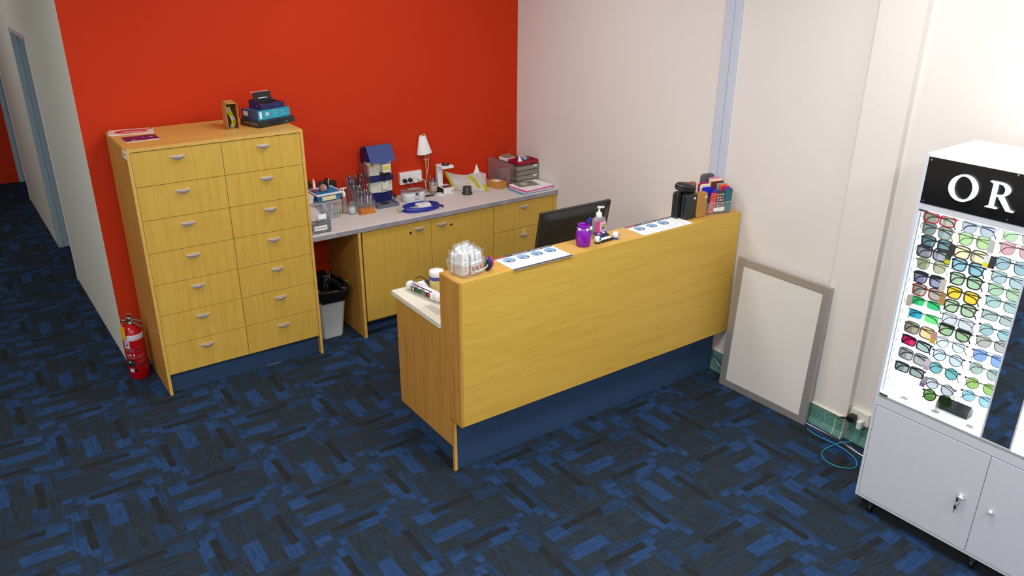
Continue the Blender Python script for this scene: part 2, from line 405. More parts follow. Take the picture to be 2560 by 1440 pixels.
# --- wall bench: units and worktop
BF = -.597
bc = thing('base_cabinet', 'oak two-door base cabinet under the grey-edged bench', 'cabinet', (-1.873, BF, 0))
m = MB(); m.box((0, -.018, 0), (.021, .595, .857), OAKS, .001); m.box((0, -.0188, 0), (.021, -.0178, .857), EDGE)
m.box((.021, .02, .11), (1.213, .595, .13), OAKS); m.box((1.195, .02, .11), (1.213, .595, .857), OAKS); m.box((.021, .585, .11), (1.2, .595, .857), OAKS)
m.build('carcass', bc)
m = MB(); m.box((.021, .09, 0), (1.213, .105, .11), NAVYK); m.build('plinth', bc)
for x0, x1, hx, kx in ((.040, .625, .521, .442), (.628, 1.211, .722, .806)):
    m = MB(); m.box((x0, 0, .128), (x1, .018, .852), OAKV, .0008); d = m.build('door', bc)
    cup_handle(d, hx, 0, .800); keylock(d, kx, 0, .777)
du = thing('drawer_unit', 'oak drawer unit in the corner under the grey-edged bench', 'cabinet', (-.660, BF, 0))
m = MB(); m.box((0, .02, .11), (.018, .595, .857), OAKS); m.box((.6, .02, .11), (.618, .595, .857), OAKS); m.box((.0, .02, .11), (.618, .595, .13), OAKS); m.build('carcass', du)
m = MB(); m.box((0, .09, 0), (.655, .105, .11), NAVYK); m.build('plinth', du)
m = MB(); m.box((.618, 0, .0), (.655, .018, .857), OAKV); m.build('filler_panel', du)
for z0, z1, hz in ((.617, .852, .805), (.373, .613, .556), (.128, .369, .315)):
    m = MB(); m.box((.002, 0, z0), (.614, .018, z1), OAKV, .0008); d = m.build('drawer', du); cup_handle(d, .312, 0, hz)
    if z1 == .613: q = MB(); q.box((.303, -.0012, .556), (.325, 0, .605), mat((214, 196, 110), .5), 0); q.build('tape', d, label='strip of yellow tape above the handle')
m = MB(); m.box((-2.233, -.613, .858), (-.002, -.003, .897), mat((206, 202, 200), .45, var=.03), .004)
m.box((-2.233, -.6145, .8595), (-.002, -.611, .893), mat((150, 147, 155), .5, var=.18, scale=14))
tag(m.build('worktop'), 'long white bench top with grey front edge along the red wall', 'worktop')

# --- reception desk
rx0, rx1, ry = -2.2, -.014, -2.555
rd = thing('reception_desk', 'yellow oak reception desk with raised front ledge and navy kick panel', 'desk', (rx0, ry, 0))
W = rx1 - rx0
m = MB(); m.box((.018, 0, .333), (W, .018, 1.199), OAKH, .0008); m.build('front_panel', rd)
m = MB(); m.box((0.0, 0, .333), (.018, .196, 1.199), OAKS, .0008); m.build('ledge_end_panel', rd)
m = MB(); m.box((.018, .018, 1.18), (W, .196, 1.2), OAKT, .0006); m.box((.018, .178, .9), (W, .196, 1.18), OAKH); m.build('ledge_top', rd)
m = MB(); m.box((.0, .082, 0), (.018, .1, .158), OAKS, .0005); m.box((.0005, .0813, 0), (.0175, .0823, .333), EDGE)
m.box((.0, .0825, .158), (.018, .1, .34), OAKS)
m.box((.0012, .1, .158), (.018, .722, .864), OAKS, .0006); m.build('end_panel', rd)
m = MB(); m.box((.018, .09, 0), (W - .02, .105, .345), NAVYK); m.box((.05, .105, 0), (.065, .66, .16), NAVYK)
m.build('kick_panel', rd)
m = MB(); m.box((-.007, .197, .866), (W, .765, .9), mat((226, 224, 208), .35, var=.02), .006, seg=3)
m.box((.04, .3, .8995), (.09, .45, .9002), mat((190, 186, 176), .6, var=.3, scale=90))
m.build('worktop', rd, label='cream worktop behind the ledge')
for _x in (W - .02, .9):
    m = MB(); m.box((_x, .2, 0), (_x + .018, .7, .866), OAKS); m.build('support_panel', rd)

# ================================================================ DISPLAY CABINET
A = Vector((-.5997, -3.9811, 0)); crot = -1.5423
dc = thing('display_cabinet', 'white illuminated sunglasses display cabinet standing by the right wall', 'cabinet', A, crot)
CW, CD = 1.15, .47
WLAM = mat((206, 210, 220), .35, var=.015); WIN = mat((238, 242, 242), .4, var=.01)
m = MB()
m.box((0, 0, .09), (.015, CD, 1.95), WLAM, .001); m.box((CW - .015, 0, .09), (CW, CD, 1.95), WLAM, .001)
m.box((.015, 0, 1.935), (CW - .015, CD, 1.95), mat((236, 236, 238), .3, var=.01), .001)
m.box((.015, 0, .653), (CW - .015, .02, .716), WLAM, .001); m.box((.015, .0, .700), (CW - .015, .215, .715), WIN)
m.box((.015, 0, .09), (CW - .015, CD, .104), WLAM); m.box((.015, CD - .01, .1), (CW - .015, CD, 1.94), WLAM)
m.box((.015, 0, 1.694), (CW - .015, .215, 1.722), WLAM, .001)
m.box((.508, 0, .7145), (.516, .008, 1.6955), WLAM); m.box((.636, 0, .7145), (.643, .008, 1.6955), WLAM)
m.box((.516, .005, .7145), (.636, .008, 1.6955), WLAM)
m.build('carcass', dc)
EM = mat((246, 252, 252), .5, var=0, emit=1.5)
for a, b in ((.016, .575), (.576, CW - .016)):
    m = MB(); m.box((a, .205, .716), (b, .212, 1.693), EM); m.build('light_panel', dc, label='glowing white back panel')
    m = MB(); m.box((a + .02, .01, 1.688), (b - .02, .03, 1.6935), mat((250, 253, 255), .5, var=0, emit=3.5)); m.build('light_strip', dc)
m = MB(); m.box((.0165, .03, .73), (.0175, .2, 1.68), WIN)
for k in range(17): m.box((.0165, .05 + .0, .78 + k * .054), (.0195, .058, .80 + k * .054), mat((190, 200, 200), .4))
m.build('slotted_strip', dc)
m = MB(); m.box((.517, .001, .722), (.635, .005, 1.692), mat((235, 238, 240), .02, 1, var=0)); m.build('mirror', dc, label='tall narrow mirror strip beside the sunglasses')
for (u, z) in ((.019, 1.686), (.018, .717)):
    m = MB(); m.box((u, -.004, z), (u + .042, .004, z + .007), mat((70, 66, 62), .4)); m.build('corner_clip', dc)
for a, b, kx in ((.0175, .5755, None), (.5785, CW - .0175, .639)):
    m = MB(); m.box((a, -.002, .107), (b, .014, .648), WLAM, .001); d = m.build('door', dc)
    if kx:
        m = MB(); m.sphere((kx, -.012, .379), .012, SILVER); m.cyl((kx, 0, .379), (kx, -.012, .379), .006, SILVER); m.build('knob', d)
    else:
        m = MB(); m.cyl((.500, 0, .385), (.500, -.016, .385), .011, SILVER); m.sphere((.506, -.02, .383), .011, SILVER, (1.4, .7, .8)); m.box((.488, -.02, .352), (.496, -.012, .378), mat((110, 112, 115), .3, 1), .003); m.build('lock', d)
        m = MB(); m.ring(ell(.011, .011), ell(.009, .009), -.0015, 0, CHROME, T(.496, -.018, .348) @ FRONT); m.lathe([(.001, -.022), (.006, -.014), (.007, 0), (.003, .008)], DKGREY, 12, T(.492, -.018, .326), 1, .4); m.box((.489, -.019, .285), (.492, -.017, .31), STEEL); m.build('key', d)
m = MB(); m.box((.02, .05, 0), (CW - .02, CD - .02, .09), mat((18, 20, 26), .8)); m.build('plinth', dc)
for u, y in ((.07, .03), (.6, .03)):
    m = MB(); m.cyl((u, y + .012, .028), (u + .02, y + .012, .028), .026, BLACK); m.box((u - .004, y, .05), (u + .024, y + .03, .09), DKGREY); m.build('castor', dc)
# sign with raised serif letters
m = MB(); m.box((.0165, -.003, 1.724), (CW - .0165, .004, 1.937), mat((22, 21, 22), .12, var=.02), .001)
sg = m.build('sign_board', dc, label='glossy black sign board with white raised letters')
for u, z in ((.029, 1.925), (.029, 1.736), (.39, 1.931), (.39, 1.739), (.75, 1.93), (.75, 1.738), (CW - .03, 1.927), (CW - .03, 1.737)):
    m = MB(); m.cyl((u, -.003, z), (u, -.0055, z), .0042, CHROME, n=14); m.build('screw', sg)
HALO = mat((205, 228, 255), .5, var=0, emit=1.3); LET = mat((240, 236, 232), .4, var=0, emit=.35)
def letter_shapes(ch):
    """list of ('ring',outer,inner) / ('poly',pts) in letter space: height 0..1"""
    if ch == 'O': return [('ring', ell(.53, .52, 40, .53, .5), ell(.36, .465, 40, .53, .5))]
    if ch == 'R':
        sh = [('poly', [(.13, .03), (.27, .03), (.27, .97), (.13, .97)]),
              ('poly', [(0, 0), (.42, 0), (.42, .02), (.27, .07), (.13, .07), (0, .02)]), ('poly', [(0, 1), (.2, 1), (.2, .93), (.13, .93), (0, .98)])]
        o, i_ = [], []
        for k in range(25):
            a = PI / 2 - PI * k / 24; o.append((.37 + .36 * math.cos(a), .735 + .265 * math.sin(a))); i_.append((.35 + .23 * math.cos(a), .735 + .215 * math.sin(a)))
        sh.append(('poly', [(.13, 1)] + o[:1] + [(.35, .95), (.2, .95)])); sh.append(('strip', o, i_)); sh.append(('poly', [(.2, .47), (.37, .47), (.35, .52), (.2, .52)]))
        sh.append(('poly', [(.36, .5), (.53, .52), (.86, .06), (1.0, .02), (1.0, 0), (.76, 0)]))
        return sh
    if ch == 'G':
        o, i_ = [], []
        for k in range(33):
            a = math.radians(42 + 276 * k / 32); o.append((.52 + .52 * math.cos(a), .5 + .52 * math.sin(a))); i_.append((.55 + .40 * math.cos(a), .5 + .465 * math.sin(a)))
        return [('strip', o, i_), ('poly', [(.8, .1), (.93, .13), (.93, .42), (.8, .42)]), ('poly', [(.68, .42), (1.02, .42), (1.02, .45), (.68, .45)])]
def letter(ch, u, z, h, y0, y1, mt, grow=0):
    m = MB(); mx = T(u, 0, z) @ FRONT @ Matrix.Diagonal((h, h, 1, 1))
    for s in letter_shapes(ch):
        if s[0] == 'ring': m.ring(s[1], s[2], -y1, -y0, mt, mx)
        elif s[0] == 'poly': m.prism(s[1], -y1, -y0, mt, mx)
        else:
            o, i_ = s[1], s[2]
            for k in range(len(o) - 1): m.prism([o[k], o[k + 1], i_[k + 1], i_[k]], -y1, -y0, mt, mx)
    return m
for ch, u in (('O', .132), ('R', .296), ('G', .447)):
    l = letter(ch, u, 1.776, .113, -.022, -.012, LET).build('letter', sg)
    letter(ch, u, 1.776, .113, -.011, -.005, HALO).build('letter_backlight', l)
# acrylic rods that carry the glasses
RODX = (.115, .272, .437)
ACR = tint((232, 240, 242), .12)
for x in RODX:
    m = MB(); m.cyl((x, .06, .716), (x, .06, 1.692), .006, ACR, n=12); m.box((x - .016, .05, .715), (x + .016, .07, .7195), mat((150, 145, 140), .4), .002); m.build('rod', dc)
def cabw(u, d, z): 
    c, s = math.cos(crot), math.sin(crot); return (A.x + c * u - s * d, A.y + s * u + c * d, z)

# ---- sunglasses
def outline(style, w, h):
    n = 24; P = []
    if style == 'round': return ell(w * .44, h * .52, n)
    if style == 'hex':
        return [(w * .5 * x, h * .5 * y) for x, y in ((.98, .1), (.85, .75), (.45, 1), (-.45, 1), (-.85, .75), (-.98, .1), (-.85, -.6), (-.45, -1), (.45, -1), (.85, -.6))]
    for i in range(n):
        a = 2 * PI * i / n; e = {'square': .55, 'wayfarer': .6, 'aviator': .75, 'cateye': .62, 'rect': .5, 'clubmaster': .62}[style]
        x = math.copysign(abs(math.cos(a)) ** e, math.cos(a)); y = math.copysign(abs(math.sin(a)) ** e, math.sin(a))
        if style in ('wayfarer', 'cateye', 'clubmaster'): x *= 1 - .16 * (1 - y) / 2 * 1.2
        if style == 'aviator': x *= 1 - .22 * (1 - y) / 2; y *= 1.08
        if style == 'rect': y *= .82
        if style == 'cateye' and y > 0: y += .18 * x
        P.append((w * .5 * x, h * .5 * y))
    return P
def sunglasses(loc, rot, style, fc, lc, tc=None, lens_op=.14, thick=.0052, tagc=None, label='', tagside=1, metal=0, lc2=None):
    g = thing('sunglasses', label, 'sunglasses', loc, rot, 'sunglasses on the lit display')
    w, h = .062, .050
    fm = mat(fc, .25, metal, var=.04) if not isinstance(fc, str) else tint((225, 228, 230), .3)
    tm = mat(tc, .25, metal, var=.04) if tc else fm
    P = outline(style, w, h); off = .0375
    fr = MB()
    for s in (-1, 1):
        if style == 'cateye': Q = [(x * s, y) for x, y in P]
        else: Q = [(x, y) for x, y in P]
        if s < 0 and style == 'cateye': Q = Q[::-1]
        top_only = style == 'clubmaster'
        k = 1 + 2 * thick / h
        O = [(x * (1 + 2 * thick / w), y * k) for x, y in Q]
        fr.ring(O, Q, -.0025, .0025, fm, T(s * off, 0, 0) @ FRONT)
        if top_only: fr.prism([(-w * .53, h * .25), (w * .53, h * .25), (w * .56, h * .55), (-w * .5, h * .52)], -.003, .003, fm, T(s * off, 0, 0) @ FRONT)
        fr.box((s * (off + w * .46), -.002, h * .22), (s * (off + w * .62), .006, h * .40), fm, .001)
    bw = .007
    fr.tube([(-bw, 0, h * .20), (0, -.002, h * .29), (bw, 0, h * .20)], max(.0018, thick * .55), fm, 6, smoothn=3)
    if style == 'aviator': fr.tube([(-.018, 0, h * .5), (.018, 0, h * .5)], .0016, fm, 6)
    fr.build('frame', g)
    for s in (-1, 1):
        l = MB(); Q = [(x * (s if style == 'cateye' else 1), y) for x, y in P]
        l.prism(Q, -.0008, .0008, tint(tuple(int(q * .86) for q in (lc if s < 0 or not lc2 else lc2)), lens_op, .04), T(s * off, 0, 0) @ FRONT); l.build('lens', g)
        t = MB(); x0 = s * (off + w * .58)
        yb = .010 + (.004 if s > 0 else 0)
        t.tube([(x0, .003, h * .3), (x0 - s * .002, yb, h * .29), (s * .02, yb + .004, h * .20), (-s * .04, yb + .004, h * .04), (-s * .058, yb + .004, -h * .14), (-s * .074, yb + .003, -h * .62)], max(.0019, thick * .6), tm, 6, smoothn=4); t.build('temple', g)
    if tagc:
        q = MB(); s = tagside; q.box((s * .062, -.010, -.035), (s * .088, -.009, .02), mat(tagc[0], .6), 0, T(0, 0, 0)); 
        if len(tagc) > 1: q.box((s * .064, -.0106, -.03), (s * .086, -.0099, -.012), mat(tagc[1], .6))
        q.tube([(s * .066, 0, .018), (s * .07, -.006, .022), (s * .074, -.0095, .016)], .0006, INK, 4); q.build('swing_tag', g)
    return g
BK = (26, 27, 30)
c1z = [1.651, 1.597, 1.537, 1.49, 1.43, 1.361, 1.299, 1.244, 1.176, 1.101, 1.031, .959, .886]
c1u = [.098, .099, .108, .101, .108, .108, .117, .121, .124, .12, .119, .12, .115]
G1 = [('rect', (176, 26, 52), (178, 174, 160), dict(tc=(90, 84, 84), label='red-framed sunglasses, topmost of the left column on the lit display')),
      ('wayfarer', (128, 124, 112), (150, 168, 170), dict(tc=(186, 160, 30), label='grey-framed sunglasses with mustard yellow arms, left column')),
      ('wayfarer', (36, 40, 46), (110, 140, 146), dict(tagc=((40, 42, 44),), label='black square sunglasses with a black swing tag, left column')),
      ('square', (52, 50, 60), (160, 156, 170), dict(tagc=((50, 80, 60), (190, 190, 30)), label='dark big-lens sunglasses with a green and yellow tag, left column')),
      ('aviator', (165, 160, 140), (170, 172, 142), dict(thick=.0018, metal=1, label='thin metal sunglasses with olive lenses, left column')),
      ('clubmaster', (38, 38, 50), (140, 142, 172), dict(tagc=((186, 184, 172),), label='black half-rim sunglasses with violet lenses, left column')),
      ('wayfarer', (130, 42, 26), (168, 156, 152), dict(tagc=((176, 134, 82),), label='tortoiseshell brown sunglasses with a tan card tag, left column')),
      ('rect', 'c', (60, 190, 120), dict(tc=(30, 140, 100), lens_op=.3, tagc=((170, 160, 140),), tagside=-1, label='clear-framed sunglasses with green mirror lenses and a tag on the left side')),
      ('rect', 'c', (50, 160, 190), dict(tc=(20, 150, 110), lens_op=.3, lc2=(110, 220, 130), label='clear-framed sunglasses with blue and green mirror lenses and no tag')),
      ('square', (104, 98, 90), (150, 142, 124), dict(tc=(96, 92, 120), lc2=(214, 192, 140), tagc=((190, 140, 130), (206, 170, 20)), label='grey-brown sunglasses with one amber lens beside a pink and yellow tag')),
      ('rect', (34, 32, 46), (200, 40, 90), dict(tc=(50, 20, 170), lc2=(160, 176, 168), label='dark sunglasses with red and purple mirror lens, left column')),
      ('square', (126, 126, 126), (160, 162, 162), dict(tagc=((210, 190, 205), (180, 160, 200)), label='grey sunglasses with grey lenses and a lilac tag, second lowest of the left column')),
      ('rect', (38, 46, 54), (140, 152, 152), dict(label='black rectangular sunglasses, lowest of the left column'))]
c2z = [1.655, 1.596, 1.53, 1.471, 1.407, 1.336, 1.272, 1.207, 1.151, 1.087, 1.018, .947, .86, .80]
c2u = [.269, .265, .262, .263, .269, .271, .272, .277, .275, .271, .273, .269, .269, .272]
G2 = [('aviator', (166, 172, 180), (178, 188, 198), dict(tc=(40, 100, 150), thick=.005, label='large grey sunglasses with blue arms, topmost of the middle column')),
      ('aviator', (126, 116, 100), (176, 206, 150), dict(tc=(86, 70, 50), thick=.003, tagc=((176, 178, 178),), label='double-bridge sunglasses with pale green lenses and a grey tag')),
      ('square', (86, 82, 76), (226, 218, 180), dict(tc=(50, 46, 44), tagc=((214, 216, 216), (220, 210, 30)), label='sunglasses with pale yellow lenses and a white and yellow tag')),
      ('wayfarer', (36, 44, 64), (140, 186, 198), dict(label='navy square sunglasses with light blue lenses, middle column')),
      ('wayfarer', (30, 34, 34), (166, 194, 162), dict(label='black square sunglasses with green lenses, fifth down the middle column')),
      ('wayfarer', (48, 50, 48), (226, 196, 60), dict(label='dark sunglasses with bright yellow lenses')),
      ('wayfarer', (40, 44, 42), (170, 190, 162), dict(label='black sunglasses with pale green lenses just below the yellow-lensed pair')),
      ('square', (110, 112, 118), (200, 204, 212), dict(thick=.0025, tc=(70, 72, 78), label='thin grey square glasses with nearly clear lenses, middle column')),
      ('clubmaster', (34, 44, 38), (150, 180, 140), dict(label='black half-rim sunglasses with green lenses, middle column')),
      ('round', (110, 112, 112), (208, 212, 214), dict(thick=.0022, tc=(80, 82, 84), label='thin grey round glasses with nearly clear lenses, middle column')),
      ('round', (56, 60, 74), (192, 208, 224), dict(thick=.003, tc=(50, 54, 60), label='dark-topped round glasses with faint blue lenses, middle column')),
      ('round', (56, 60, 60), (110, 174, 178), dict(thick=.003, label='black round sunglasses with teal lenses')),
      ('round', (66, 68, 72), (176, 182, 190), dict(thick=.003, tagc=((160, 150, 160), (120, 100, 160)), tagside=-1, label='dark round sunglasses with grey lenses and a purple tag')),
      ('round', (34, 42, 32), (110, 150, 80), dict(thick=.004, label='black round sunglasses with deep green lenses, lowest of all the pairs'))]
c3z = [1.663, 1.603, 1.531, 1.466, 1.409, 1.352, 1.285, 1.217, 1.159, 1.088, 1.019, .943, .877]
c3u = [.437, .44, .436, .435, .435, .438, .439, .441, .442, .442, .441, .441, .438]
G3 = [('aviator', (150, 155, 150), (178, 206, 168), dict(thick=.0015, metal=1, label='rimless-looking pale green sunglasses at the top of the right column')),
      ('aviator', (140, 110, 116), (206, 160, 168), dict(thick=.0015, metal=1, label='thin metal sunglasses with pink lenses')),
      ('aviator', (40, 42, 48), (150, 180, 190), dict(thick=.0022, tagc=((40, 46, 50),), tagside=-1, label='black metal sunglasses with a black tag hanging left, right column')),
      ('hex', (50, 56, 60), (170, 194, 198), dict(thick=.002, label='thin black sunglasses with grey-blue lenses, fourth down the right column')),
      ('hex', (100, 104, 100), (168, 196, 166), dict(thick=.0016, metal=1, label='thin metal hexagonal sunglasses with soft green lenses')),
      ('hex', (86, 90, 90), (164, 192, 194), dict(thick=.0016, metal=1, label='thin metal hexagonal sunglasses with aqua lenses')),
      ('rect', (80, 84, 88), (166, 184, 182), dict(thick=.002, metal=1, tagc=((36, 40, 44), (110, 112, 112)), label='thin metal sunglasses with a black printed tag by the mirror')),
      ('round', (76, 80, 82), (154, 188, 194), dict(thick=.0018, metal=1, label='round metal sunglasses with aqua lenses, right column')),
      ('hex', (110, 106, 104), (174, 172, 168), dict(thick=.0018, metal=1, label='metal hexagonal sunglasses with plain grey lenses')),
      ('aviator', (96, 100, 116), (130, 162, 214), dict(thick=.0015, metal=1, label='rimless-looking sunglasses with bright blue lenses')),
      ('round', (120, 124, 122), (164, 184, 176), dict(thick=.0018, metal=1, tagc=((200, 200, 196),), label='round metal sunglasses with a pale paper tag, right column')),
      ('round', (96, 96, 84), (150, 182, 110), dict(thick=.0018, metal=1, label='round metal sunglasses with grass green lenses, right column')),
      ('round', (110, 114, 116), (150, 194, 210), dict(thick=.0018, metal=1, label='round metal sunglasses with light blue lenses, lowest of the right column'))]
for us, zs, Gs in ((c1u, c1z, G1), (c2u, c2z, G2), (c3u, c3z, G3)):
    for i, (u, z, (st, fc, lc, kw)) in enumerate(zip(us, zs, Gs)):
        sunglasses(cabw(u + .010, .022, z + .009), (math.radians(-8), math.radians(random.uniform(-2.5, 2.5)), crot + math.radians(random.uniform(-3, 3))), st, fc, lc, **kw)
        m = MB(); m.box((RODX[us is c2u and 1 or us is c3u and 2 or 0] - .005, .051, z - .004), (RODX[us is c2u and 1 or us is c3u and 2 or 0] + .005, .062, z + .010), ACR, .002); m.build('nose_peg', dc)
# black glasses case lying in the display
m = MB(); m.prism([(0, 0), (.0, .030), (.028, .058), (.055, .03), (.055, 0)], 0, .15, mat((34, 36, 38), .35, bump=.3), RY(PI / 2) @ RZ(PI / 2))
tag(m.build('glasses_case', loc=cabw(.25, .105, .7165), rot=crot), 'black folded glasses case lying at the bottom of the lit display', 'glasses case')
# uplight lying on the cabinet roof next to the wall
m = MB(); m.box((.46, .30, 1.951), (1.1, .36, 1.975), WLAM, .003); ul = thing('strip_light', 'glaring white strip lamp on top of the display cabinet', 'light', A, crot); m.build('housing', ul)
m = MB(); m.box((.47, .315, 1.975), (1.09, .345, 1.985), mat((255, 250, 240), .5, var=0, emit=24)); m.build('tube', ul)

# ================================================================ LIGHT BOX, CABLES, SOCKET
lb = thing('light_box', 'unlit light box with silver frame and white face leaning on the right wall', 'light box', (-.153, -2.652, .002), (-.052, 0, -1.531))
FR = mat((186, 182, 180), .4, .6, var=.03)
m = MB(); w, h, f = .68, .935, .052
for a, b in (((0, 0, 0), (f, .028, h)), ((w - f, 0, 0), (w, .028, h)), ((f, 0, 0), (w - f, .028, f)), ((f, 0, h - f), (w - f, .028, h))): m.box(a, b, FR, .003)
m.build('frame', lb)
m = MB(); m.box((f - .004, .004, f - .004), (w - f + .004, .012, h - f + .004), mat((222, 220, 216), .18, var=.01)); m.build('face', lb)
m = MB(); m.box((.01, .02, .01), (w - .01, .027, h - .01), WHITE); m.build('back', lb)
OUT = mat((226, 224, 214), .4, var=.02)
so = thing('power_outlet', 'cream double power outlet low on the right wall by the display cabinet', 'power outlet', (0, -3.625, .178))
m = MB(); m.box((-.03, -.062, -.042), (0, .062, .042), OUT, .003); m.build('mounting_box', so)
for y in (-.03, .022):
    m = MB(); m.box((-.0325, y - .006, .018), (-.029, y + .006, .032), WHITE, .001); m.build('switch', so)
m = MB(); m.box((-.085, .01, -.03), (-.03, .05, .012), BLACK, .008); m.cyl((-.07, .045, -.012), (-.09, .085, -.02), .009, BLACK, r1=.005)
m.tube([(-.088, .082, -.02), (-.07, .12, -.05), (-.045, .2, -.03), (-.04, .24, -.06), (-.05, .27, -.13), (-.045, .31, -.10), (-.045, .36, -.04)], .0022, BLACK, 6, smoothn=5)
tag(m.build('power_adapter', loc=(0, -3.625, .178)), 'black power adapter plugged into the low outlet, with thin cord', 'adapter')
m = MB(); m.box((-.075, -.04, -.055), (-.034, -.012, .0), WHITE, .007)
tag(m.build('usb_charger', loc=(0, -3.625, .178)), 'small white charger plugged into the low outlet', 'adapter')
def cable(name, pts, r, mt, label):
    m = MB(); m.tube(pts, r, mt, 8, smoothn=8); return tag(m.build(name), label, 'cable')
cable('network_cable', [(-.055, -3.665, .12), (-.075, -3.655, .06), (-.10, -3.63, .034), (-.14, -3.60, .026), (-.18, -3.58, .014), (-.28, -3.575, .005), (-.345, -3.63, .005), (-.345, -3.72, .005), (-.28, -3.785, .008), (-.215, -3.755, .014), (-.185, -3.66, .024), (-.18, -3.56, .024), (-.165, -3.45, .007), (-.145, -3.37, .005)], .0032, mat((40, 150, 178), .4), 'teal network cable looping on the carpet beside the display cabinet')
cable('blue_cable', [(-.112, -3.35, .005), (-.125, -3.43, .005), (-.145, -3.52, .005), (-.165, -3.60, .005), (-.20, -3.68, .005), (-.24, -3.80, .004), (-.26, -3.90, .005), (-.26, -3.965, .005)], .0035, mat((36, 60, 160), .4), 'royal blue cable running under the teal loop to the display cabinet')
cable('white_cable', [(-.042, -2.5, .11), (-.048, -2.56, .07), (-.06, -2.7, .02), (-.075, -2.9, .005), (-.085, -3.1, .005), (-.0925, -3.25, .005), (-.0925, -3.4, .005), (-.0925, -3.56, .005), (-.12, -3.7, .005), (-.135, -3.85, .005), (-.14, -3.96, .005)], .004, WHITE, 'white cable lying along the green tile skirting')
cable('dark_blue_cable', [(-.050, -2.48, .13), (-.057, -2.55, .10), (-.075, -2.7, .03), (-.088, -2.9, .006), (-.0925, -3.1, .014), (-.0935, -3.25, .015), (-.0935, -3.4, .015), (-.098, -3.50, .015), (-.104, -3.58, .015), (-.108, -3.64, .015), (-.10, -3.72, .005), (-.10, -3.96, .005)], .004, mat((22, 34, 96), .4), 'dark blue cable lying along the green tile skirting')

# ================================================================ FIRE EXTINGUISHER
fe = thing('fire_extinguisher', 'red fire extinguisher standing on the carpet at the corridor corner', 'fire extinguisher', (-3.432, -.245, 0), math.radians(-28))
REDP = mat((186, 12, 22), .18, var=.02); r = .067
m = MB(); m.lathe([(r * .9, 0), (r, .006), (r, .325), (r * .93, .352), (r * .72, .378), (r * .42, .396), (r * .32, .4)], REDP, 36); m.build('cylinder', fe)
m = MB(); m.lathe([(r + .0006, .30), (r + .001, .301), (r + .001, .335), (r * .985, .339)], mat((214, 205, 222), .4, var=.02), 36); m.build('white_band', fe)
def wrap(z0, z1, a0, a1, mt, off=.0012, name='label', prnt=fe):
    m = MB()
    def f(u, v):
        a = math.radians(a0 + (a1 - a0) * u); return ((r + off) * math.cos(a), (r + off) * math.sin(a), z0 + (z1 - z0) * v)
    m.grid(f, 12, 1, mt, .0004); return m
WP = mat((226, 222, 236), .5, var=.02); GR = mat((24, 122, 86), .5)
L0 = wrap(.245, .298, -128, -96, WP).build('label', fe)
m = wrap(.262, .285, -122, -104, mat((38, 60, 160), .5), .0018)
for z in (.236, .226, .216): 
    wrap(z, z + .006, -126, -76, WP, .0014).build('label_line', L0)
m.text('PF', .016, WP, RZ(math.radians(-113)) @ T(r + .0026, 0, .2735) @ RZ(PI / 2) @ RX(PI / 2)); m.build('label_logo', L0)
for a0, a1, z0, z1, c in ((-126, -104, .165, .178, WP), (-100, -72, .165, .178, WP), (-122, -114, .185, .197, WP), (-106, -98, .185, .203, WP), (-86, -78, .185, .200, WP), (-126, -84, .105, .155, GR), (-118, -108, .13, .148, WP), (-100, -90, .13, .145, WP), (-122, -96, .062, .088, WP), (-96, -80, .062, .088, REDP)):
    wrap(z0, z1, a0, a1, c, .0014).build('label_patch', L0)
for k in range(17):
    z = .245 - k * .0078
    wrap(z, z + .0022, -68, -68 + random.uniform(30, 44), mat((206, 120, 130), .5), .0013).build('label_text', L0)
m = MB(); m.lathe([(r + .0012, .112), (r + .0035, .115), (r + .0012, .118)], BLACK, 36); m.build('rubber_strap', fe)
m = MB(); m.lathe([(.02, .398), (.022, .41), (.016, .42), (.016, .438), (.02, .44), (.02, .452), (.008, .455)], STEEL, 18)
m.cyl((-.03, 0, .43), (.03, 0, .43), .009, STEEL, n=12); m.build('valve', fe)
m = MB(); m.box((0, -.009, .44), (.085, .009, .4445), STEEL, .002, T(0, 0, 0) @ T(.01, 0, .44) @ RY(.28) @ T(-.01, 0, -.44)); m.build('lever', fe)
m = MB(); m.box((0, -.012, .423), (.090, .012, .4275), STEEL, .002, T(.01, 0, .425) @ RY(.66) @ T(-.01, 0, -.425)); m.build('carry_handle', fe)
m = MB(); m.tube([(.0 + .022 * math.cos(a / 10 * 2 * PI), -.012, .468 + .018 * math.sin(a / 10 * 2 * PI)) for a in range(10)], .0018, CHROME, 6, True); m.cyl((0, -.03, .452), (0, .03, .452), .002, CHROME, n=8); m.build('safety_pin', fe)
m = MB(); m.cyl((-.055, .0, .43), (-.028, 0, .43), .006, STEEL, n=10); m.cyl((-.056, 0, .43), (-.06, 0, .43), .011, CHROME, n=14); m.build('gauge', fe)
m = MB(); m.box((-.046, -.0725, .318), (-.018, -.0705, .412), mat((206, 150, 20), .5), .001)
m.tube([(-.03, -.03, .435), (-.034, -.055, .425), (-.032, -.0715, .408)], .001, CHROME, 5); m.build('inspection_tag', fe, label='yellow inspection tag')
m = MB(); m.tube([(-.01, .02, .43), (-.02, .06, .44), (-.03, .078, .40), (-.032, .078, .33), (-.03, .078, .2), (-.03, .078, .12)], .008, BLACK, 8, smoothn=5); m.cyl((-.03, .078, .12), (-.03, .078, .07), .010, BLACK, r1=.013, n=12)
m.build('hose', fe)

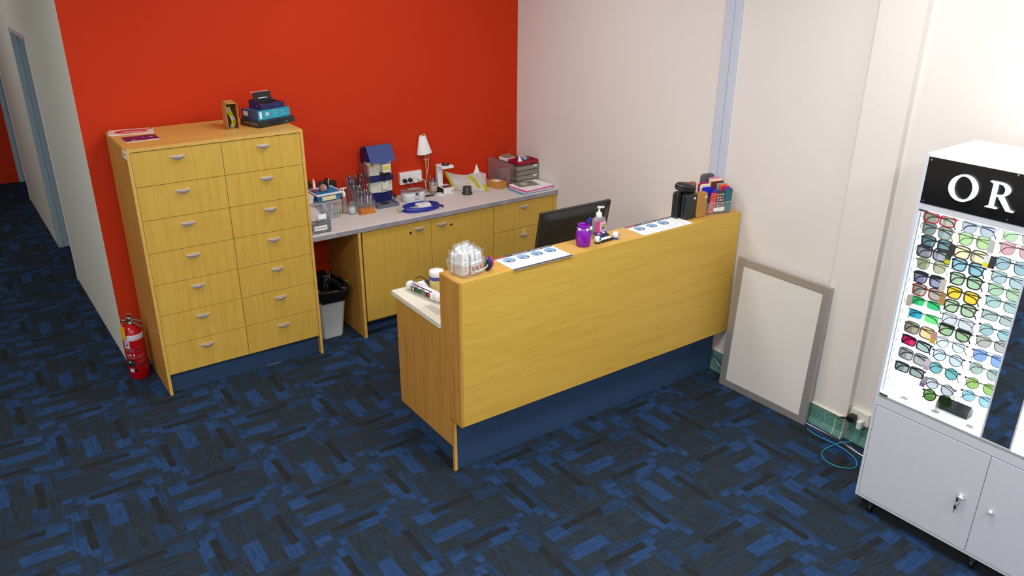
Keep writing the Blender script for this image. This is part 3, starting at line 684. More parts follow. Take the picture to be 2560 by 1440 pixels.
# ================================================================ WASTE BIN
wb = thing('waste_bin', 'white plastic bin lined with a black bag in the kneehole under the bench', 'bin', (-2.066, -.335, 0))
m = MB()
prof = [(.16, .25, .0), (.20, .29, .012), (.21, .30, .014), (.255, .345, .395), (.268, .356, .398), (.268, .356, .41)]
def loop(w, d, z, n=8, rr=.03): return [(x, y, z) for x, y in rrect(w, d, rr, n)]
def loft(m, loops, mt, smooth=True, close=True):
    R = [[m.bm.verts.new(p) for p in lp] for lp in loops]; n = len(R[0])
    for a, b in zip(R, R[1:]):
        for i in range(n): m.bm.faces.new((a[i], a[(i + 1) % n], b[(i + 1) % n], b[i]))
    if close: m.bm.faces.new(R[0][::-1])
    m._fin([v for q in R for v in q], mt, None, smooth)
loft(m, [loop(.15, .24, .0), loop(.165, .255, .0), loop(.168, .258, .01), loop(.24, .33, .385), loop(.252, .342, .388), loop(.252, .342, .40), loop(.236, .326, .40), loop(.16, .25, .02)], mat((208, 214, 212), .4, var=.02)); m.build('tub', wb)
m = MB(); rnd = random.Random(3); LP = []
for w, d, z, jz, j in ((.262, .350, .325, .018, .003), (.27, .358, .36, .006, .008), (.276, .364, .405, .006, .010), (.262, .35, .428, .012, .008), (.24, .33, .425, .014, .008), (.21, .29, .36, .01, .016), (.17, .25, .25, .01, .02)):
    base = loop(w, d, z, 10, .04); LP.append([(x + rnd.uniform(-j, j), y + rnd.uniform(-j, j), z_ + rnd.uniform(-jz, jz) + (.02 * math.sin(k * .7) if jz > .01 else 0)) for k, (x, y, z_) in enumerate(base)])
loft(m, LP, mat((14, 14, 15), .22, bump=1.0, scale=60), True, False)
m.grid(lambda u, v: (.12 + .07 * u, -.02 + .07 * v - .01 * math.sin(u * 5), .40 + .025 * math.sin(u * 6) - .05 * u * u + .012 * math.cos(v * 9)), 10, 8, mat((14, 14, 15), .22, bump=1.0, scale=60), .002)
for v in m.bm.verts: v.co.x = max(-.166, v.co.x)
m.build('bin_liner', wb)
m = MB(); m.box((.155, -.045, .385), (.172, -.01, .392), mat((170, 200, 60), .5), .002, RY(.3) @ T(-.11, 0, .05)); m.build('bag_tie', wb)

# ================================================================ THINGS ON THE DRAWER CABINET
ZD = 1.6745
m = MB(); m.prism(rrect(.27, .17, .002), 0, .004, mat((228, 214, 208), .4)); m.prism(ell(.10, .06, 30, .0, -.005), .004, .0044, mat((206, 40, 46), .4)); m.prism(ell(.075, .03, 30, .01, -.02), .0044, .0047, mat((226, 150, 150), .4)); m.prism([(.02, .03), (.13, .08), (.13, .05)], .004, .0045, mat((206, 40, 46), .4))
tag(m.build('magazine', loc=(-3.19, -.135, ZD), rot=-.18), 'red and white magazine lying at the back corner of the tall cabinet', 'magazine')
PUR = mat((92, 26, 84), .35); m = MB(); m.prism(rrect(.2, .15, .002), 0, .003, WHITE); m.prism(rrect(.2, .147, .002), .003, .0036, PUR)
m.box((-.07, -.012, .0036), (-.035, -.006, .004), LABEL, 0, T(-.02, 0, 0) @ RZ(.8)); m.box((.02, .01, .0036), (.026, .016, .004), LABEL); m.box((.055, .0, .0036), (.075, .004, .004), PALEINK); m.box((.055, .012, .0036), (.08, .016, .004), PALEINK)
tag(m.build('brochure', loc=(-3.185, -.375, ZD), rot=.02), 'purple brochure lying near the front edge of the tall cabinet', 'brochure')
CB = mat((186, 134, 74), .7, var=.05); CBI = mat((150, 104, 56), .8)
cbx = thing('cardboard_box', 'narrow upright cardboard box, open in front, holding yellow tape', 'box', (-2.604, -.35, ZD), -.10)
m = MB(); w, d, h, t = .074, .15, .17, .003
m.box((-w / 2, -d / 2, 0), (-w / 2 + t, d / 2, h), CB); m.box((w / 2 - t, -d / 2, 0), (w / 2, d / 2, h), CB); m.box((-w / 2, -d / 2, 0), (w / 2, d / 2, t), CB); m.box((-w / 2, -d / 2, h - t), (w / 2, d / 2, h), CB); m.box((-w / 2, d / 2 - t, 0), (w / 2, d / 2, h), CBI)
m.build('carton', cbx)
m = MB(); m.grid(lambda u, v: (-.022 + .03 * u + .012 * math.sin(v * 5), -.035 + .01 * math.sin(u * 9 + v * 6), .006 + .14 * v), 6, 22, mat((228, 226, 214), .5), .002)
for f in m.bm.faces:
    if int(f.calc_center_median().z / .028) % 2: f.material_index = m.mi(mat((214, 222, 20), .5))
tag(m.build('yellow_tape', loc=(-2.602, -.36, ZD), rot=-.14), 'yellow and white paper strip stuffed inside the upright cardboard box', 'tape')
rt = thing('digital_box', 'flat dark grey set-top receiver at the bottom of the stack', 'receiver', (-2.355, -.345, ZD), .30)
m = MB(); m.box((-.148, -.10, .004), (.148, .10, .046), mat((50, 54, 62), .4), .004); m.build('case', rt)
m = MB(); m.box((-.148, -.103, .005), (.148, -.099, .045), mat((34, 40, 48), .2), .001); m.box((-.07, -.1042, .015), (.04, -.1028, .036), mat((20, 28, 36), .1)); m.cyl((.075, -.102, .018), (.075, -.106, .018), .004, CHROME, n=12); m.build('front_panel', rt)
m = MB()
for k, y in enumerate((-.08, -.06, -.04, -.02, .0, .02, .04, .06)): m.cyl((-.147, y, .024), (-.1505, y, .024), .005, (CHROME, mat((190, 120, 60), .4))[k % 2], n=10)
m.build('sockets', rt)
m = MB(); m.box((-.13, -.09, 0), (.13, .09, .062), mat((58, 80, 120), .45), .001); m.box((-.1285, -.0906, .001), (.129, -.0898, .061), mat((36, 152, 178), .4)); m.box((-.1306, .02, .02), (-.1298, .07, .05), LABEL)
m.text('88', .03, LABEL, T(-.055, -.0908, .034) @ FRONT); m.box((-.115, -.0912, .01), (-.10, -.0905, .055), LABEL)
for k in range(5): m.box((-.02 + (k % 2) * .07, -.0912, .012 + k * .009), (.03 + (k % 2) * .07, -.0905, .014 + k * .009), mat((150, 205, 215), .5))
tag(m.build('teal_box', loc=(-2.36, -.338, ZD + .0465), rot=.30), 'teal cardboard box between the dark receiver and the navy tray', 'box')
nb = thing('display_tray', 'navy open display tray with upright black and silver header card', 'box', (-2.345, -.325, ZD + .109), .26)
NV = mat((34, 38, 92), .45); m = MB(); w, d = .19, .13
m.box((-w / 2, -d / 2, 0), (w / 2, d / 2, .003), NV); m.box((-w / 2, -d / 2, 0), (w / 2, -d / 2 + .003, .032), NV); m.box((-w / 2, -d / 2, 0), (-w / 2 + .003, d / 2, .05), NV); m.box((w / 2 - .003, -d / 2, 0), (w / 2, d / 2, .032), NV); m.box((-w / 2, d / 2 - .003, 0), (w / 2, d / 2, .05), NV); m.build('tray', nb)
m = MB(); m.box((-w / 2, -.006, .0), (.04, .004, .09), mat((46, 44, 50), .3), 0, T(0, .01, .015) @ RX(.1)); m.box((-w / 2 + .004, -.01, .085), (.04, .03, .089), mat((196, 190, 196), .3), 0, T(0, .01, .015)); 
for k in range(4): m.box((-.06 + .012 * k, -.0066, .045 - k * .004), (.012 + k * .008, -.0060, .050 - k * .004), LABEL, 0, T(0, .01, .018 + k * .008) @ RX(.1))
m.build('header_card', nb)
m = MB(); m.box((.0, .0, 0), (.06, .04, .03), mat((40, 34, 34), .35), .006); m.cyl((.062, .01, .02), (.08, .01, .02), .002, CHROME, n=8); m.cyl((.062, .03, .02), (.08, .03, .02), .002, CHROME, n=8)
m.tube([(0, .02, .01), (-.03, -.01, .006), (-.05, -.005, .004), (-.075, .005, .006), (-.06, .018, .006), (-.02, .018, .012)], .003, BLACK, 6, smoothn=5)
tag(m.build('plug_adapter', loc=(-2.31, -.374, ZD + .1130), rot=.2), 'black plug adapter with cord lying in the navy tray', 'adapter')
m = MB(); m.sphere((0, 0, .012), .03, mat((120, 60, 70), .25), (1.2, .6, .4)); m.sphere((.05, -.012, .008), .022, mat((180, 176, 180), .25), (1, .5, .35))
tag(m.build('plastic_wrap', loc=(-2.400, -.378, ZD + .1175), rot=.2), 'crumpled clear and pink wrapping beside the plug adapter', 'packaging')

# ================================================================ THINGS ON THE WALL BENCH
ZB = .898
def perforated(name, parent, w, d, h, mt, bar=.004, pitch=.014, rows=None):
    m = MB(); rows = rows or int(h / pitch)
    m.box((-w / 2, -d / 2, 0), (w / 2, d / 2, .003), mt)
    for z0, z1 in ((0, .010), (h - .012, h)):
        for a, b in (((-w / 2, -d / 2), (w / 2, -d / 2 + .003)), ((-w / 2, d / 2 - .003), (w / 2, d / 2)), ((-w / 2, -d / 2), (-w / 2 + .003, d / 2)), ((w / 2 - .003, -d / 2), (w / 2, d / 2))):
            m.box((*a, z0), (*b, z1), mt)
    for r_ in range(1, rows):
        z = .01 + (h - .022) * r_ / rows
        for a, b in (((-w / 2, -d / 2), (w / 2, -d / 2 + .003)), ((-w / 2, d / 2 - .003), (w / 2, d / 2)), ((-w / 2, -d / 2), (-w / 2 + .003, d / 2)), ((w / 2 - .003, -d / 2), (w / 2, d / 2))):
            m.box((*a, z - bar / 2), (*b, z + bar / 2), mt)
    n = int(w / pitch)
    for k in range(n + 1):
        x = -w / 2 + (w - bar) * k / n
        for y in (-d / 2, d / 2 - .003): m.box((x, y, .003), (x + bar, y + .003, h - .002), mt)
    n = int(d / pitch)
    for k in range(n + 1):
        y = -d / 2 + (d - bar) * k / n
        for x in (-w / 2, w / 2 - .003): m.box((x, y, .003), (x + .003, y + bar, h - .002), mt)
    for a, b in (((-w / 2 - .004, -d / 2 - .004), (w / 2 + .004, -d / 2 + .002)), ((-w / 2 - .004, d / 2 - .002), (w / 2 + .004, d / 2 + .004)), ((-w / 2 - .004, -d / 2), (-w / 2 + .002, d / 2)), ((w / 2 - .002, -d / 2), (w / 2 + .004, d / 2))):
        m.box((*a, h - .005), (*b, h), mt, .001)
    return m.build(name, parent)
gb = thing('storage_basket', 'grey perforated plastic basket labelled In Progress beside the tall cabinet', 'basket', (-2.137, -.435, ZB))
perforated('basket_shell', gb, .165, .26, .10, mat((150, 153, 158), .5, var=.03))
m = MB(); m.box((-.045, -.1345, .022), (.052, -.133, .056), LABEL); m.text('In Progress', .018, INK, T(.003, -.135, .039) @ FRONT); m.build('label', gb)
m = MB(); m.grid(lambda u, v: (-.06 + .12 * u, -.11 + .21 * v, .085 + .02 * math.sin(u * 3) + .03 * v - .02 * (1 - v) ** 2), 8, 10, PAPER, .004); m.box((-.01, -.125, .07), (.055, -.122, .105), PAPER, 0, RX(-.2)); tag(m.build('paper_packet', loc=(-2.125, -.43, ZB)), 'white folded papers sticking out of the grey perforated basket', 'paper')
m = MB(); m.sphere((0, 0, 0), .048, mat((160, 106, 92), .5), (.36, 1.6, .9)); tag(m.build('brown_pouch', loc=(-2.186, -.43, ZB + .055)), 'brown pouch lying in the grey perforated basket', 'pouch')
def clear_box(x0, x1, y0, y1, z0, h, label, latch=True):
    b = thing('plastic_box', label, 'box', ((x0 + x1) / 2, (y0 + y1) / 2, z0)); w, d = x1 - x0, y1 - y0
    m = MB(); t = .003
    for a, c in (((-w / 2, -d / 2, 0), (w / 2, d / 2, t)), ((-w / 2, -d / 2, 0), (w / 2, -d / 2 + t, h - .012)), ((-w / 2, d / 2 - t, 0), (w / 2, d / 2, h - .012)), ((-w / 2, -d / 2, 0), (-w / 2 + t, d / 2, h - .012)), ((w / 2 - t, -d / 2, 0), (w / 2, d / 2, h - .012))): m.box(a, c, CLEAR2)
    m.build('tub', b); m = MB(); m.box((-w / 2 - .004, -d / 2 - .004, h - .012), (w / 2 + .004, d / 2 + .004, h), tint((236, 240, 242), .4), .003); m.build('lid', b)
    if latch: m = MB(); m.box((-.012, -d / 2 - .008, h - .04), (.022, -d / 2 - .004, h - .004), mat((165, 168, 172), .4), .002); m.build('latch', b)
    m = MB(); 
    for k in range(9): m.box((-w / 2 + .02 + k * .024, -d / 2 + .02, .004), (-w / 2 + .036 + k * .024, -d / 2 + .06, .02 + .012 * (k % 3)), (PAPER, mat((120, 125, 135), .5), mat((200, 200, 206), .4))[k % 3], .002)
    m.build('contents', b)
clear_box(-2.14, -1.865, -.29, -.03, ZB, .058, 'lower clear plastic box stacked under another behind the grey basket')
clear_box(-2.13, -1.845, -.285, -.02, ZB + .059, .072, 'upper clear plastic box with grey latch under the blue basket')
ZC = ZB + .132
bb = thing('storage_basket', 'blue basket with white rim and yellow label on the clear boxes', 'basket', (-1.925, -.17, ZC), .05)
BLU = mat((18, 124, 190), .45); m = MB()
m.tbox(0, .175, .16, .052, .20, .185, BLU); m.box((-.065, -.0965, .008), (.048, -.088, .038), mat((226, 214, 170), .6)); m.build('tub', bb, label='blue tub with a pale yellow label')
m = MB()
for a, b in (((-.108, -.10), (.108, -.088)), ((-.108, .088), (.108, .10)), ((-.108, -.09), (-.096, .09)), ((.096, -.09), (.108, .09))): m.box((*a, .046), (*b, .060), WHITE, .003)
m.build('rim', bb)
wbk = thing('storage_basket', 'small white basket beside the blue one, half hidden by the tall cabinet', 'basket', (-2.115, -.17, ZC), 0)
m = MB(); m.tbox(0, .12, .16, .055, .14, .19, WHITE); m.build('tub', wbk)
m = MB(); m.cyl((0, 0, 0), (.04, -.03, .05), .010, WHITE, n=14); m.cyl((.04, -.03, .05), (.054, -.04, .068), .009, WHITE, r1=.003, n=12); m.cyl((0, 0, 0), (-.012, .008, -.012), .011, mat((200, 40, 50), .4), n=12)
tag(m.build('glue_tube', loc=(-2.0, -.17, ZC + .075), rot=1.9), 'white and red glue tube lying in the blue basket', 'tube')
m = MB()
for k in range(14):
    a = k * .9; m.tube([(.03 * math.cos(t) * math.cos(a) , .03 * math.sin(t), .03 * math.cos(t) * math.sin(a)) for t in [i * PI / 8 for i in range(16)]], .003, mat((190, 150, 132), .6), 5, True)
m.sphere((0, 0, 0), .029, mat((176, 134, 116), .6)); tag(m.build('rubber_band_ball', loc=(-1.93, -.165, ZC + .076)), 'pale brown rubber band ball in the blue basket', 'ball')
m = MB(); m.box((0, 0, 0), (.05, .02, .05), mat((50, 30, 28), .4), .004, RY(-.5)); tag(m.build('brown_packet', loc=(-2.03, -.105, ZC + .064)), 'dark brown packet standing at the back of the blue basket', 'packet')
m = MB(); m.cyl((-.015, 0, 0), (.012, 0, 0), .034, BLACK, n=28); m.cyl((.012, 0, 0), (.016, 0, 0), .034, WHITE, n=28); m.cyl((.016, 0, 0), (.0175, 0, 0), .025, BLACK, n=28); m.box((-.07, -.02, -.03), (-.015, .02, .012), mat((60, 44, 40), .4), .004)
tag(m.build('tape_dispenser', loc=(-1.868, -.10, ZC + .094), rot=-.5), 'black tape dispenser with a white ring on top of the blue basket', 'tape dispenser')
m = MB(); m.box((0, 0, 0), (.095, .05, .085), mat((34, 30, 32), .45), .002); m.box((.02, .01, .085), (.05, .03, .087), mat((180, 150, 130), .5)); tag(m.build('black_box', loc=(-1.872, -.068, ZC), rot=.0), 'small black box beside the blue basket on the clear boxes', 'box')
# pump bottle, nail file, glass jar
pb = thing('pump_bottle', 'slim clear pump bottle with white pump before the plier stand', 'bottle', (-1.795, -.232, ZB))
m = MB(); m.lathe([(.017, 0), (.018, .004), (.018, .12), (.010, .135), (.009, .14)], tint((222, 190, 196), .35), 20); m.build('bottle', pb)
m = MB(); m.lathe([(.0115, .135), (.013, .137), (.013, .165), (.006, .175), (.005, .19), (.006, .2)], WHITE, 16); m.box((-.03, -.005, .198), (.026, .005, .206), WHITE, .003); m.build('pump', pb)
m = MB(); m.box((-.004, -.001, 0), (.008, .001, .115), mat((150, 206, 90), .4)); m.box((.008, -.001, 0), (.012, .001, .115), BLACK); tag(m.build('nail_file', loc=(-1.826, -.225, ZB), rot=(0, .06, .3)), 'slim green and black stick upright beside the pump bottle', 'stick')
gj = thing('glass_jar', 'small glass jar half full of white pieces', 'jar', (-1.752, -.268, ZB)); m = MB(); m.lathe([(.028, 0), (.030, .004), (.030, .075), (.024, .09), (.024, .1)], tint((228, 236, 236), .12), 24); m.build('glass', gj)
m = MB(); m.lathe([(.026, .004), (.027, .02), (.026, .05), (.012, .054)], mat((222, 222, 218), .7, bump=.5), 20); m.build('filling', gj)
# tiered plier stand
og = thing('tool_stand', 'clear stepped acrylic stand packed with optical pliers', 'stand', (-1.632, -.14, ZB))
m = MB(); w = .145; ys = [-.14, -.085, -.03, .025, .08]; hs = [.10, .14, .18, .22]
for x in (-w / 2, w / 2 - .003):
    m.prism([(-.14, 0), (.12, 0), (.12, .24), (.06, .24), (-.14, .08)], x, x + .003, CLEAR, RZ(PI / 2) @ RX(PI / 2))
for k, y in enumerate(ys): m.box((-w / 2, y, 0), (w / 2, y + .003, ([.08] + hs)[k]), CLEAR)
m.box((-w / 2, -.14, 0), (w / 2, .12, .003), CLEAR); m.build('acrylic', og)
def plier_mesh(hc):
    p = thing('pliers', 'x', 'pliers', (0, 0, 0), 0, 'pliers in the stepped acrylic stand')
    for s in (-1, 1):
        m = MB(); m.tube([(s * .003, 0, .055), (s * .010, 0, .075), (s * .013, 0, .11), (s * .011, 0, .145), (s * .007, 0, .155)], .0045, hc, 8, smoothn=4); m.build('handle', p)
    m = MB(); m.cyl((0, -.006, .05), (0, .006, .05), .009, STEEL, n=14); m.box((-.005, -.004, .005), (.005, .004, .05), STEEL, .002); m.build('jaws', p)
    return p
REDH = mat((176, 26, 30), .35); BLH = mat((50, 110, 180), .35)
protos = {'s': plier_mesh(STEEL), 'r': plier_mesh(REDH), 'b': plier_mesh(BLH), 'k': plier_mesh(BLACK)}
LB = {'s': 'steel-handled optical pliers standing in the stepped acrylic stand', 'r': 'red-handled pliers standing in the stepped acrylic stand', 'b': 'blue-handled pliers standing in the stepped acrylic stand', 'k': 'black-handled pliers standing in the stepped acrylic stand'}
used = set(); pat = ['sssss', 'sssrs', 'ssksr', 'sbsks']; rnd = random.Random(5)
for r_ in range(4):
    for k, ch in enumerate(pat[r_]):
        loc = (-1.632 - .052 + k * .026, -.14 + ys[r_] + .028, ZB + .004 + r_ * .030 + rnd.uniform(0, .01)); rot = (rnd.uniform(-.08, .02), rnd.uniform(-.12, .12), 1.2 + rnd.uniform(-.4, .4))
        if ch in used: o = dup(protos[ch], loc, rot)
        else: o = protos[ch]; o.location = loc; o.rotation_euler = rot; used.add(ch)
        o['label'] = LB[ch]
wd = thing('screwdriver_block', 'small orange-brown wooden block in front of the plier stand', 'tool block', (-1.652, -.312, ZB), .0)
WOODO = mat((192, 116, 36), .45, var=.1); m = MB(); m.box((-.066, -.028, 0), (.066, .026, .008), WOODO, .001); m.box((-.056, -.022, .008), (.056, .018, .040), WOODO, .001); m.build('block', wd)
for k, (x, c, lb_) in enumerate(((-.03, STEEL, 'steel-handled screwdriver at the left of the wooden block'), (-.008, mat((80, 100, 180), .4), 'blue-handled screwdriver in the wooden block'), (.014, mat((225, 225, 228), .4), 'white-handled screwdriver in the wooden block'), (.036, mat((170, 170, 178), .4), 'grey-handled screwdriver at the right of the wooden block'))):
    m = MB(); m.cyl((0, 0, 0), (0, 0, .04), .0015, STEEL, n=8); m.lathe([(.002, .035), (.005, .04), (.0045, .085), (.006, .09), (.002, .096)], c, 10)
    tag(m.build('screwdriver', loc=(-1.652 + x, -.309, ZB + .0405), rot=(.0, .05 * (k - 1.5), 0)), lb_, 'screwdriver')
# bench instrument
bi = thing('bench_instrument', 'tall navy and white optical bench instrument with grey tray foot', 'instrument', (-1.442, -.11, ZB))
NVY = mat((26, 32, 96), .4); CRM = mat((212, 214, 200), .45)
m = MB(); m.box((-.09, -.165, 0), (.095, .02, .012), mat((96, 106, 118), .5), .004)
for a, b in (((-.09, -.165), (.095, -.155)), ((-.09, -.155), (-.08, .0)), ((.085, -.155), (.095, .0))): m.box((*a, .01), (*b, .026), mat((96, 106, 118), .5), .003)
m.build('tray_foot', bi)
m = MB(); m.box((-.10, -.03, .012), (.105, .09, .44), NVY, .005); m.build('body', bi)
m = MB(); m.prism([(-.102, -.034), (-.03, -.034), (-.005, -.05), (.045, -.05), (.06, -.036), (.104, -.034), (.104, .02), (-.102, .02)], .095, .185, CRM, smooth=False); m.box((.0, -.072, .12), (.055, -.045, .18), CRM, .004); m.build('lower_panel', bi)
m = MB(); m.prism([(-.102, -.034), (-.03, -.034), (-.015, -.045), (.06, -.045), (.104, -.034), (.104, .02), (-.102, .02)], .235, .345, CRM); m.box((-.075, -.0355, .305), (-.045, -.034, .33), mat((196, 160, 80), .5)); m.build('upper_panel', bi)
m = MB(); m.box((-.098, -.06, .188), (.108, .0, .228), NVY, .004); m.box((-.02, -.062, .2), (.04, -.058, .212), BLACK); m.build('navy_band', bi)
m = MB(); m.box((.0, -.10, .262), (.066, -.04, .328), CRM, .006); m.box((.006, -.1015, .288), (.06, -.0995, .318), mat((214, 196, 84), .5)); m.box((-.008, -.085, .235), (.068, -.03, .262), BLACK, .003); m.box((.075, -.0355, .29), (.083, -.034, .34), mat((206, 200, 120), .5)); m.build('lens_holder', bi)
m = MB(); m.cyl((.02, -.07, .182), (.02, -.07, .196), .006, BLACK, n=12); m.box((-.03, -.12, .02), (.03, -.08, .03), DKGREY, .003); m.build('lever', bi)
m = MB(); CL = mat((98, 114, 182), .85, bump=.4, scale=200)
def clothf(u, v):
    x = -.112 + .216 * u + .018 * (v - .3) * (1 if v > .3 else 0)
    if v < .3: return (x, .06 - .11 * v / .3, .446 + .03 * math.sin(PI * v / .6))
    t = (v - .3) / .7; return (x, -.05 - .045 * t, .470 - .125 * t + .003 * math.sin(u * 9))
m.grid(clothf, 14, 20, CL, .004); tag(m.build('folded_cloth', loc=(-1.442, -.11, ZB)), 'blue cloth folded over the top of the navy bench instrument', 'cloth')
m = MB(); m.box((-.004, -.07, 0), (.0, .09, .33), tint((215, 190, 190), .25)); tag(m.build('acrylic_sheet', loc=(-1.551, -.12, ZB)), 'clear acrylic sheet standing against the side of the navy instrument', 'sheet')
m = MB(); m.tube([(.0, 0, .01), (.03, .02, .01), (.05, 0, .03), (.02, -.02, .012), (.0, .02, .04), (.04, .03, .05), (.06, .0, .02), (.03, -.01, .035)], .0045, BLACK, 8, smoothn=6); m.sphere((.02, -.01, .012), .012, WHITE); m.sphere((.05, .0, .018), .010, WHITE)
tag(m.build('tangled_cord', loc=(-1.36 + .02, -.10, ZB)), 'small tangle of black cord between the navy instrument and the cleaner', 'cord')
# wall outlet and plugs
wo = thing('power_outlet', 'white four-gang power outlet on the red wall', 'power outlet', (-1.103, 0, 1.035))
m = MB(); m.box((-.102, -.032, -.05), (.102, 0, .05), WHITE, .004); m.build('mounting_box', wo)
for k in range(4):
    m = MB(); m.box((-.082 + k * .05, -.0355, .022), (-.068 + k * .05, -.031, .038), WHITE, .001); m.build('switch', wo)
m = MB(); m.cyl((.025, -.0322, -.008), (.025, -.0335, -.008), .014, mat((214, 214, 212), .4), n=20); m.box((.018, -.0342, -.006), (.020, -.0325, .002), BLACK); m.box((.03, -.0342, -.006), (.032, -.0325, .002), BLACK); m.build('socket_face', wo)
for x, lb_, mt, pts in ((-1.168, 'left black plug in the four-gang wall outlet', BLACK, [(0, -.045, -.01), (.015, -.06, -.06), (.04, -.09, -.05), (.06, -.12, -.03)]), (-1.118, 'right black plug in the four-gang wall outlet', BLACK, [(.01, -.045, -.01), (.03, -.055, -.05), (.02, -.07, -.075), (.0, -.10, -.05)]), (-1.03, 'white plug at the right end of the four-gang outlet', WHITE, [(.01, -.04, .0), (.03, -.045, -.02), (.04, -.04, -.07), (.035, -.05, -.11)])):
    m = MB(); m.lathe([(.017, 0), (.018, .004), (.014, .028), (.008, .03)], mt, 18, RX(PI / 2)); m.tube(pts, .0035, mt, 6, smoothn=5); tag(m.build('power_plug', loc=(x, -.0345, 1.02)), lb_, 'plug')
# ultrasonic cleaner
uc = thing('ultrasonic_cleaner', 'oval white ultrasonic cleaner with printed label, cord coil in front', 'cleaner', (-1.19, -.215, ZB), -.06)
def sell(a, b, n=40, e=.75): return [(a * math.copysign(abs(math.cos(2 * PI * i / n)) ** e, math.cos(2 * PI * i / n)), b * math.copysign(abs(math.sin(2 * PI * i / n)) ** e, math.sin(2 * PI * i / n))) for i in range(n)]
m = MB(); loft(m, [[(x, y, z) for x, y in sell(a, b)] for a, b, z in ((.088, .058, 0), (.092, .062, .004), (.098, .068, .075), (.096, .066, .08))], mat((226, 228, 230), .35, var=.01)); m.build('body', uc)
m = MB(); loft(m, [[(x, y, z) for x, y in sell(a, b)] for a, b, z in ((.097, .067, .080), (.098, .068, .088), (.090, .060, .090), (.088, .058, .082))], mat((150, 150, 152), .4)); m.build('rim', uc)
m = MB(); m.prism(sell(.088, .058), .080, .092, mat((120, 70, 62), .2)); m.prism(sell(.05, .03), .092, .098, mat((150, 110, 100), .15)); m.build('lid', uc)
m = MB(); m.prism(ell(.016, .010), 0, .002, mat((60, 64, 96), .4), T(.005, -.0665, .068) @ RX(PI / 2 - .08))
for z, w in ((.050, .03), (.040, .026), (.022, .02)): m.box((-w + .005, -.0655, z), (w + .005, -.0635 - .0, z + .003), INK, 0, RX(-.0))
m.build('label', uc)
# lamp
la = thing('desk_lamp', 'small lamp with white cone shade on a slim wooden pole', 'lamp', (-.953, -.032, ZB), 0)
POLE = mat((196, 128, 70), .5, var=.1); m = MB(); m.cyl((0, 0, .012), (-.012, .0, .475), .0085, POLE, n=14); m.cyl((-.012, 0, .475), (-.0125, 0, .490), .010, POLE, n=14); m.build('pole', la)
m = MB(); m.cyl((0, 0, 0), (0, 0, .012), .028, POLE); m.build('base', la)
m = MB(); mx = T(-.016, 0, .325) @ RY(-.10)
loft(m, [[(r_ * math.cos(a), r_ * math.sin(a) * .7, z) for a in [2 * PI * i / 32 for i in range(32)]] for r_, z in ((.068, 0), (.030, .145), (.022, .152), (.027, .143), (.066, .001))], mat((232, 232, 232), .6, var=.01), close=False)
bmesh.ops.transform(m.bm, matrix=mx, verts=m.bm.verts); m.build('lamp_shade', la)
m = MB(); m.tube([(.006, -.01, .36), (.02, -.014, .33), (.012, -.012, .26), (.008, -.012, .20), (-.012, -.014, .13), (-.006, -.012, .08)], .003, mat((232, 214, 204), .4), 6, smoothn=6)
m.tube([(-.02 + .016 * math.cos(t * PI / 5) + .012, .012 * math.sin(t * PI / 5), .27) for t in range(10)], .003, mat((232, 214, 204), .4), 6, True); m.build('cord', la)
# pen cup
pc = thing('pen_cup', 'clear cup with paper label holding pens under the lamp', 'cup', (-.945, -.118, ZB))
m = MB(); m.lathe([(.030, 0), (.031, .002), (.036, .1), (.034, .1), (.029, .006)], tint((226, 226, 222), .3), 24); m.build('cup', pc)
m = MB(); m.grid(lambda u, v: ((.0335 + .0035 * (v * .5 + .25)) * math.cos(-2.6 + 2 * u), (.0335 + .0035 * (v * .5 + .25)) * math.sin(-2.6 + 2 * u), .025 + .045 * v), 12, 2, mat((224, 206, 180), .6), .0005); m.build('label', pc)
for k, (c, lb_) in enumerate((((70, 110, 150), 'blue pen in the clear cup'), ((70, 30, 60), 'dark purple pen in the clear cup'), ((200, 90, 120), 'pink pen in the clear cup'), ((60, 40, 40), 'brown pen in the clear cup'), ((150, 100, 170), 'lilac pen in the clear cup'), ((40, 42, 48), 'black pen in the clear cup'))):
    a = k * 1.05; m = MB(); m.cyl((.014 * math.cos(a), .014 * math.sin(a), .008), (.026 * math.cos(a), .026 * math.sin(a), .125 + .012 * (k % 3)), .0042, mat(c, .35), n=10); tag(m.build('pen', loc=(-.945, -.118, ZB)), lb_ + ' on the bench', 'pen')
m = MB(); m.prism([(0, 0), (.05, .008), (.07, -.004), (.075, -.012), (.05, -.008), (0, -.012)], 0, .010, BLACK); tag(m.build('utility_knife', loc=(-1.055, -.175, ZB), rot=-.1), 'black curved knife lying between the cleaner and the pen cup', 'knife')
m = MB(); m.prism(ell(.036, .036, 28), 0, .012, WHITE); tag(m.build('white_dish', loc=(-.925, -.20, ZB)), 'low white dish in front of the pen cup', 'dish')
# viewer stand
vs_ = thing('lens_viewer', 'white C-shaped lens viewer stand with a black ring on top', 'viewer', (-.852, -.155, ZB), .0)
m = MB(); m.box((-.05, -.063, 0), (.052, .065, .054), mat((228, 230, 232), .3, var=.01), .002); m.box((-.0515, -.062, .002), (-.0495, .064, .052), mat((30, 28, 28), .4)); m.box((-.04, -.055, .054), (.045, .01, .0555), mat((90, 70, 72), .1)); m.prism([(-.006, -.008), (.006, -.008), (0, .008)], 0, .001, mat((190, 130, 50), .4), T(-.0515, 0, .027) @ RZ(-PI / 2) @ RX(PI / 2)); m.box((.032, -.0645, .015), (.042, -.0625, .032), mat((120, 30, 36), .3)); m.build('base', vs_)
m = MB(); m.box((-.048, .028, .054), (-.002, .062, .235), mat((228, 230, 232), .3, var=.01), .004); m.build('column', vs_)
m = MB(); m.box((-.05, -.055, .214), (.058, .062, .236), mat((234, 236, 236), .3, var=.01), .004); m.build('arm', vs_)
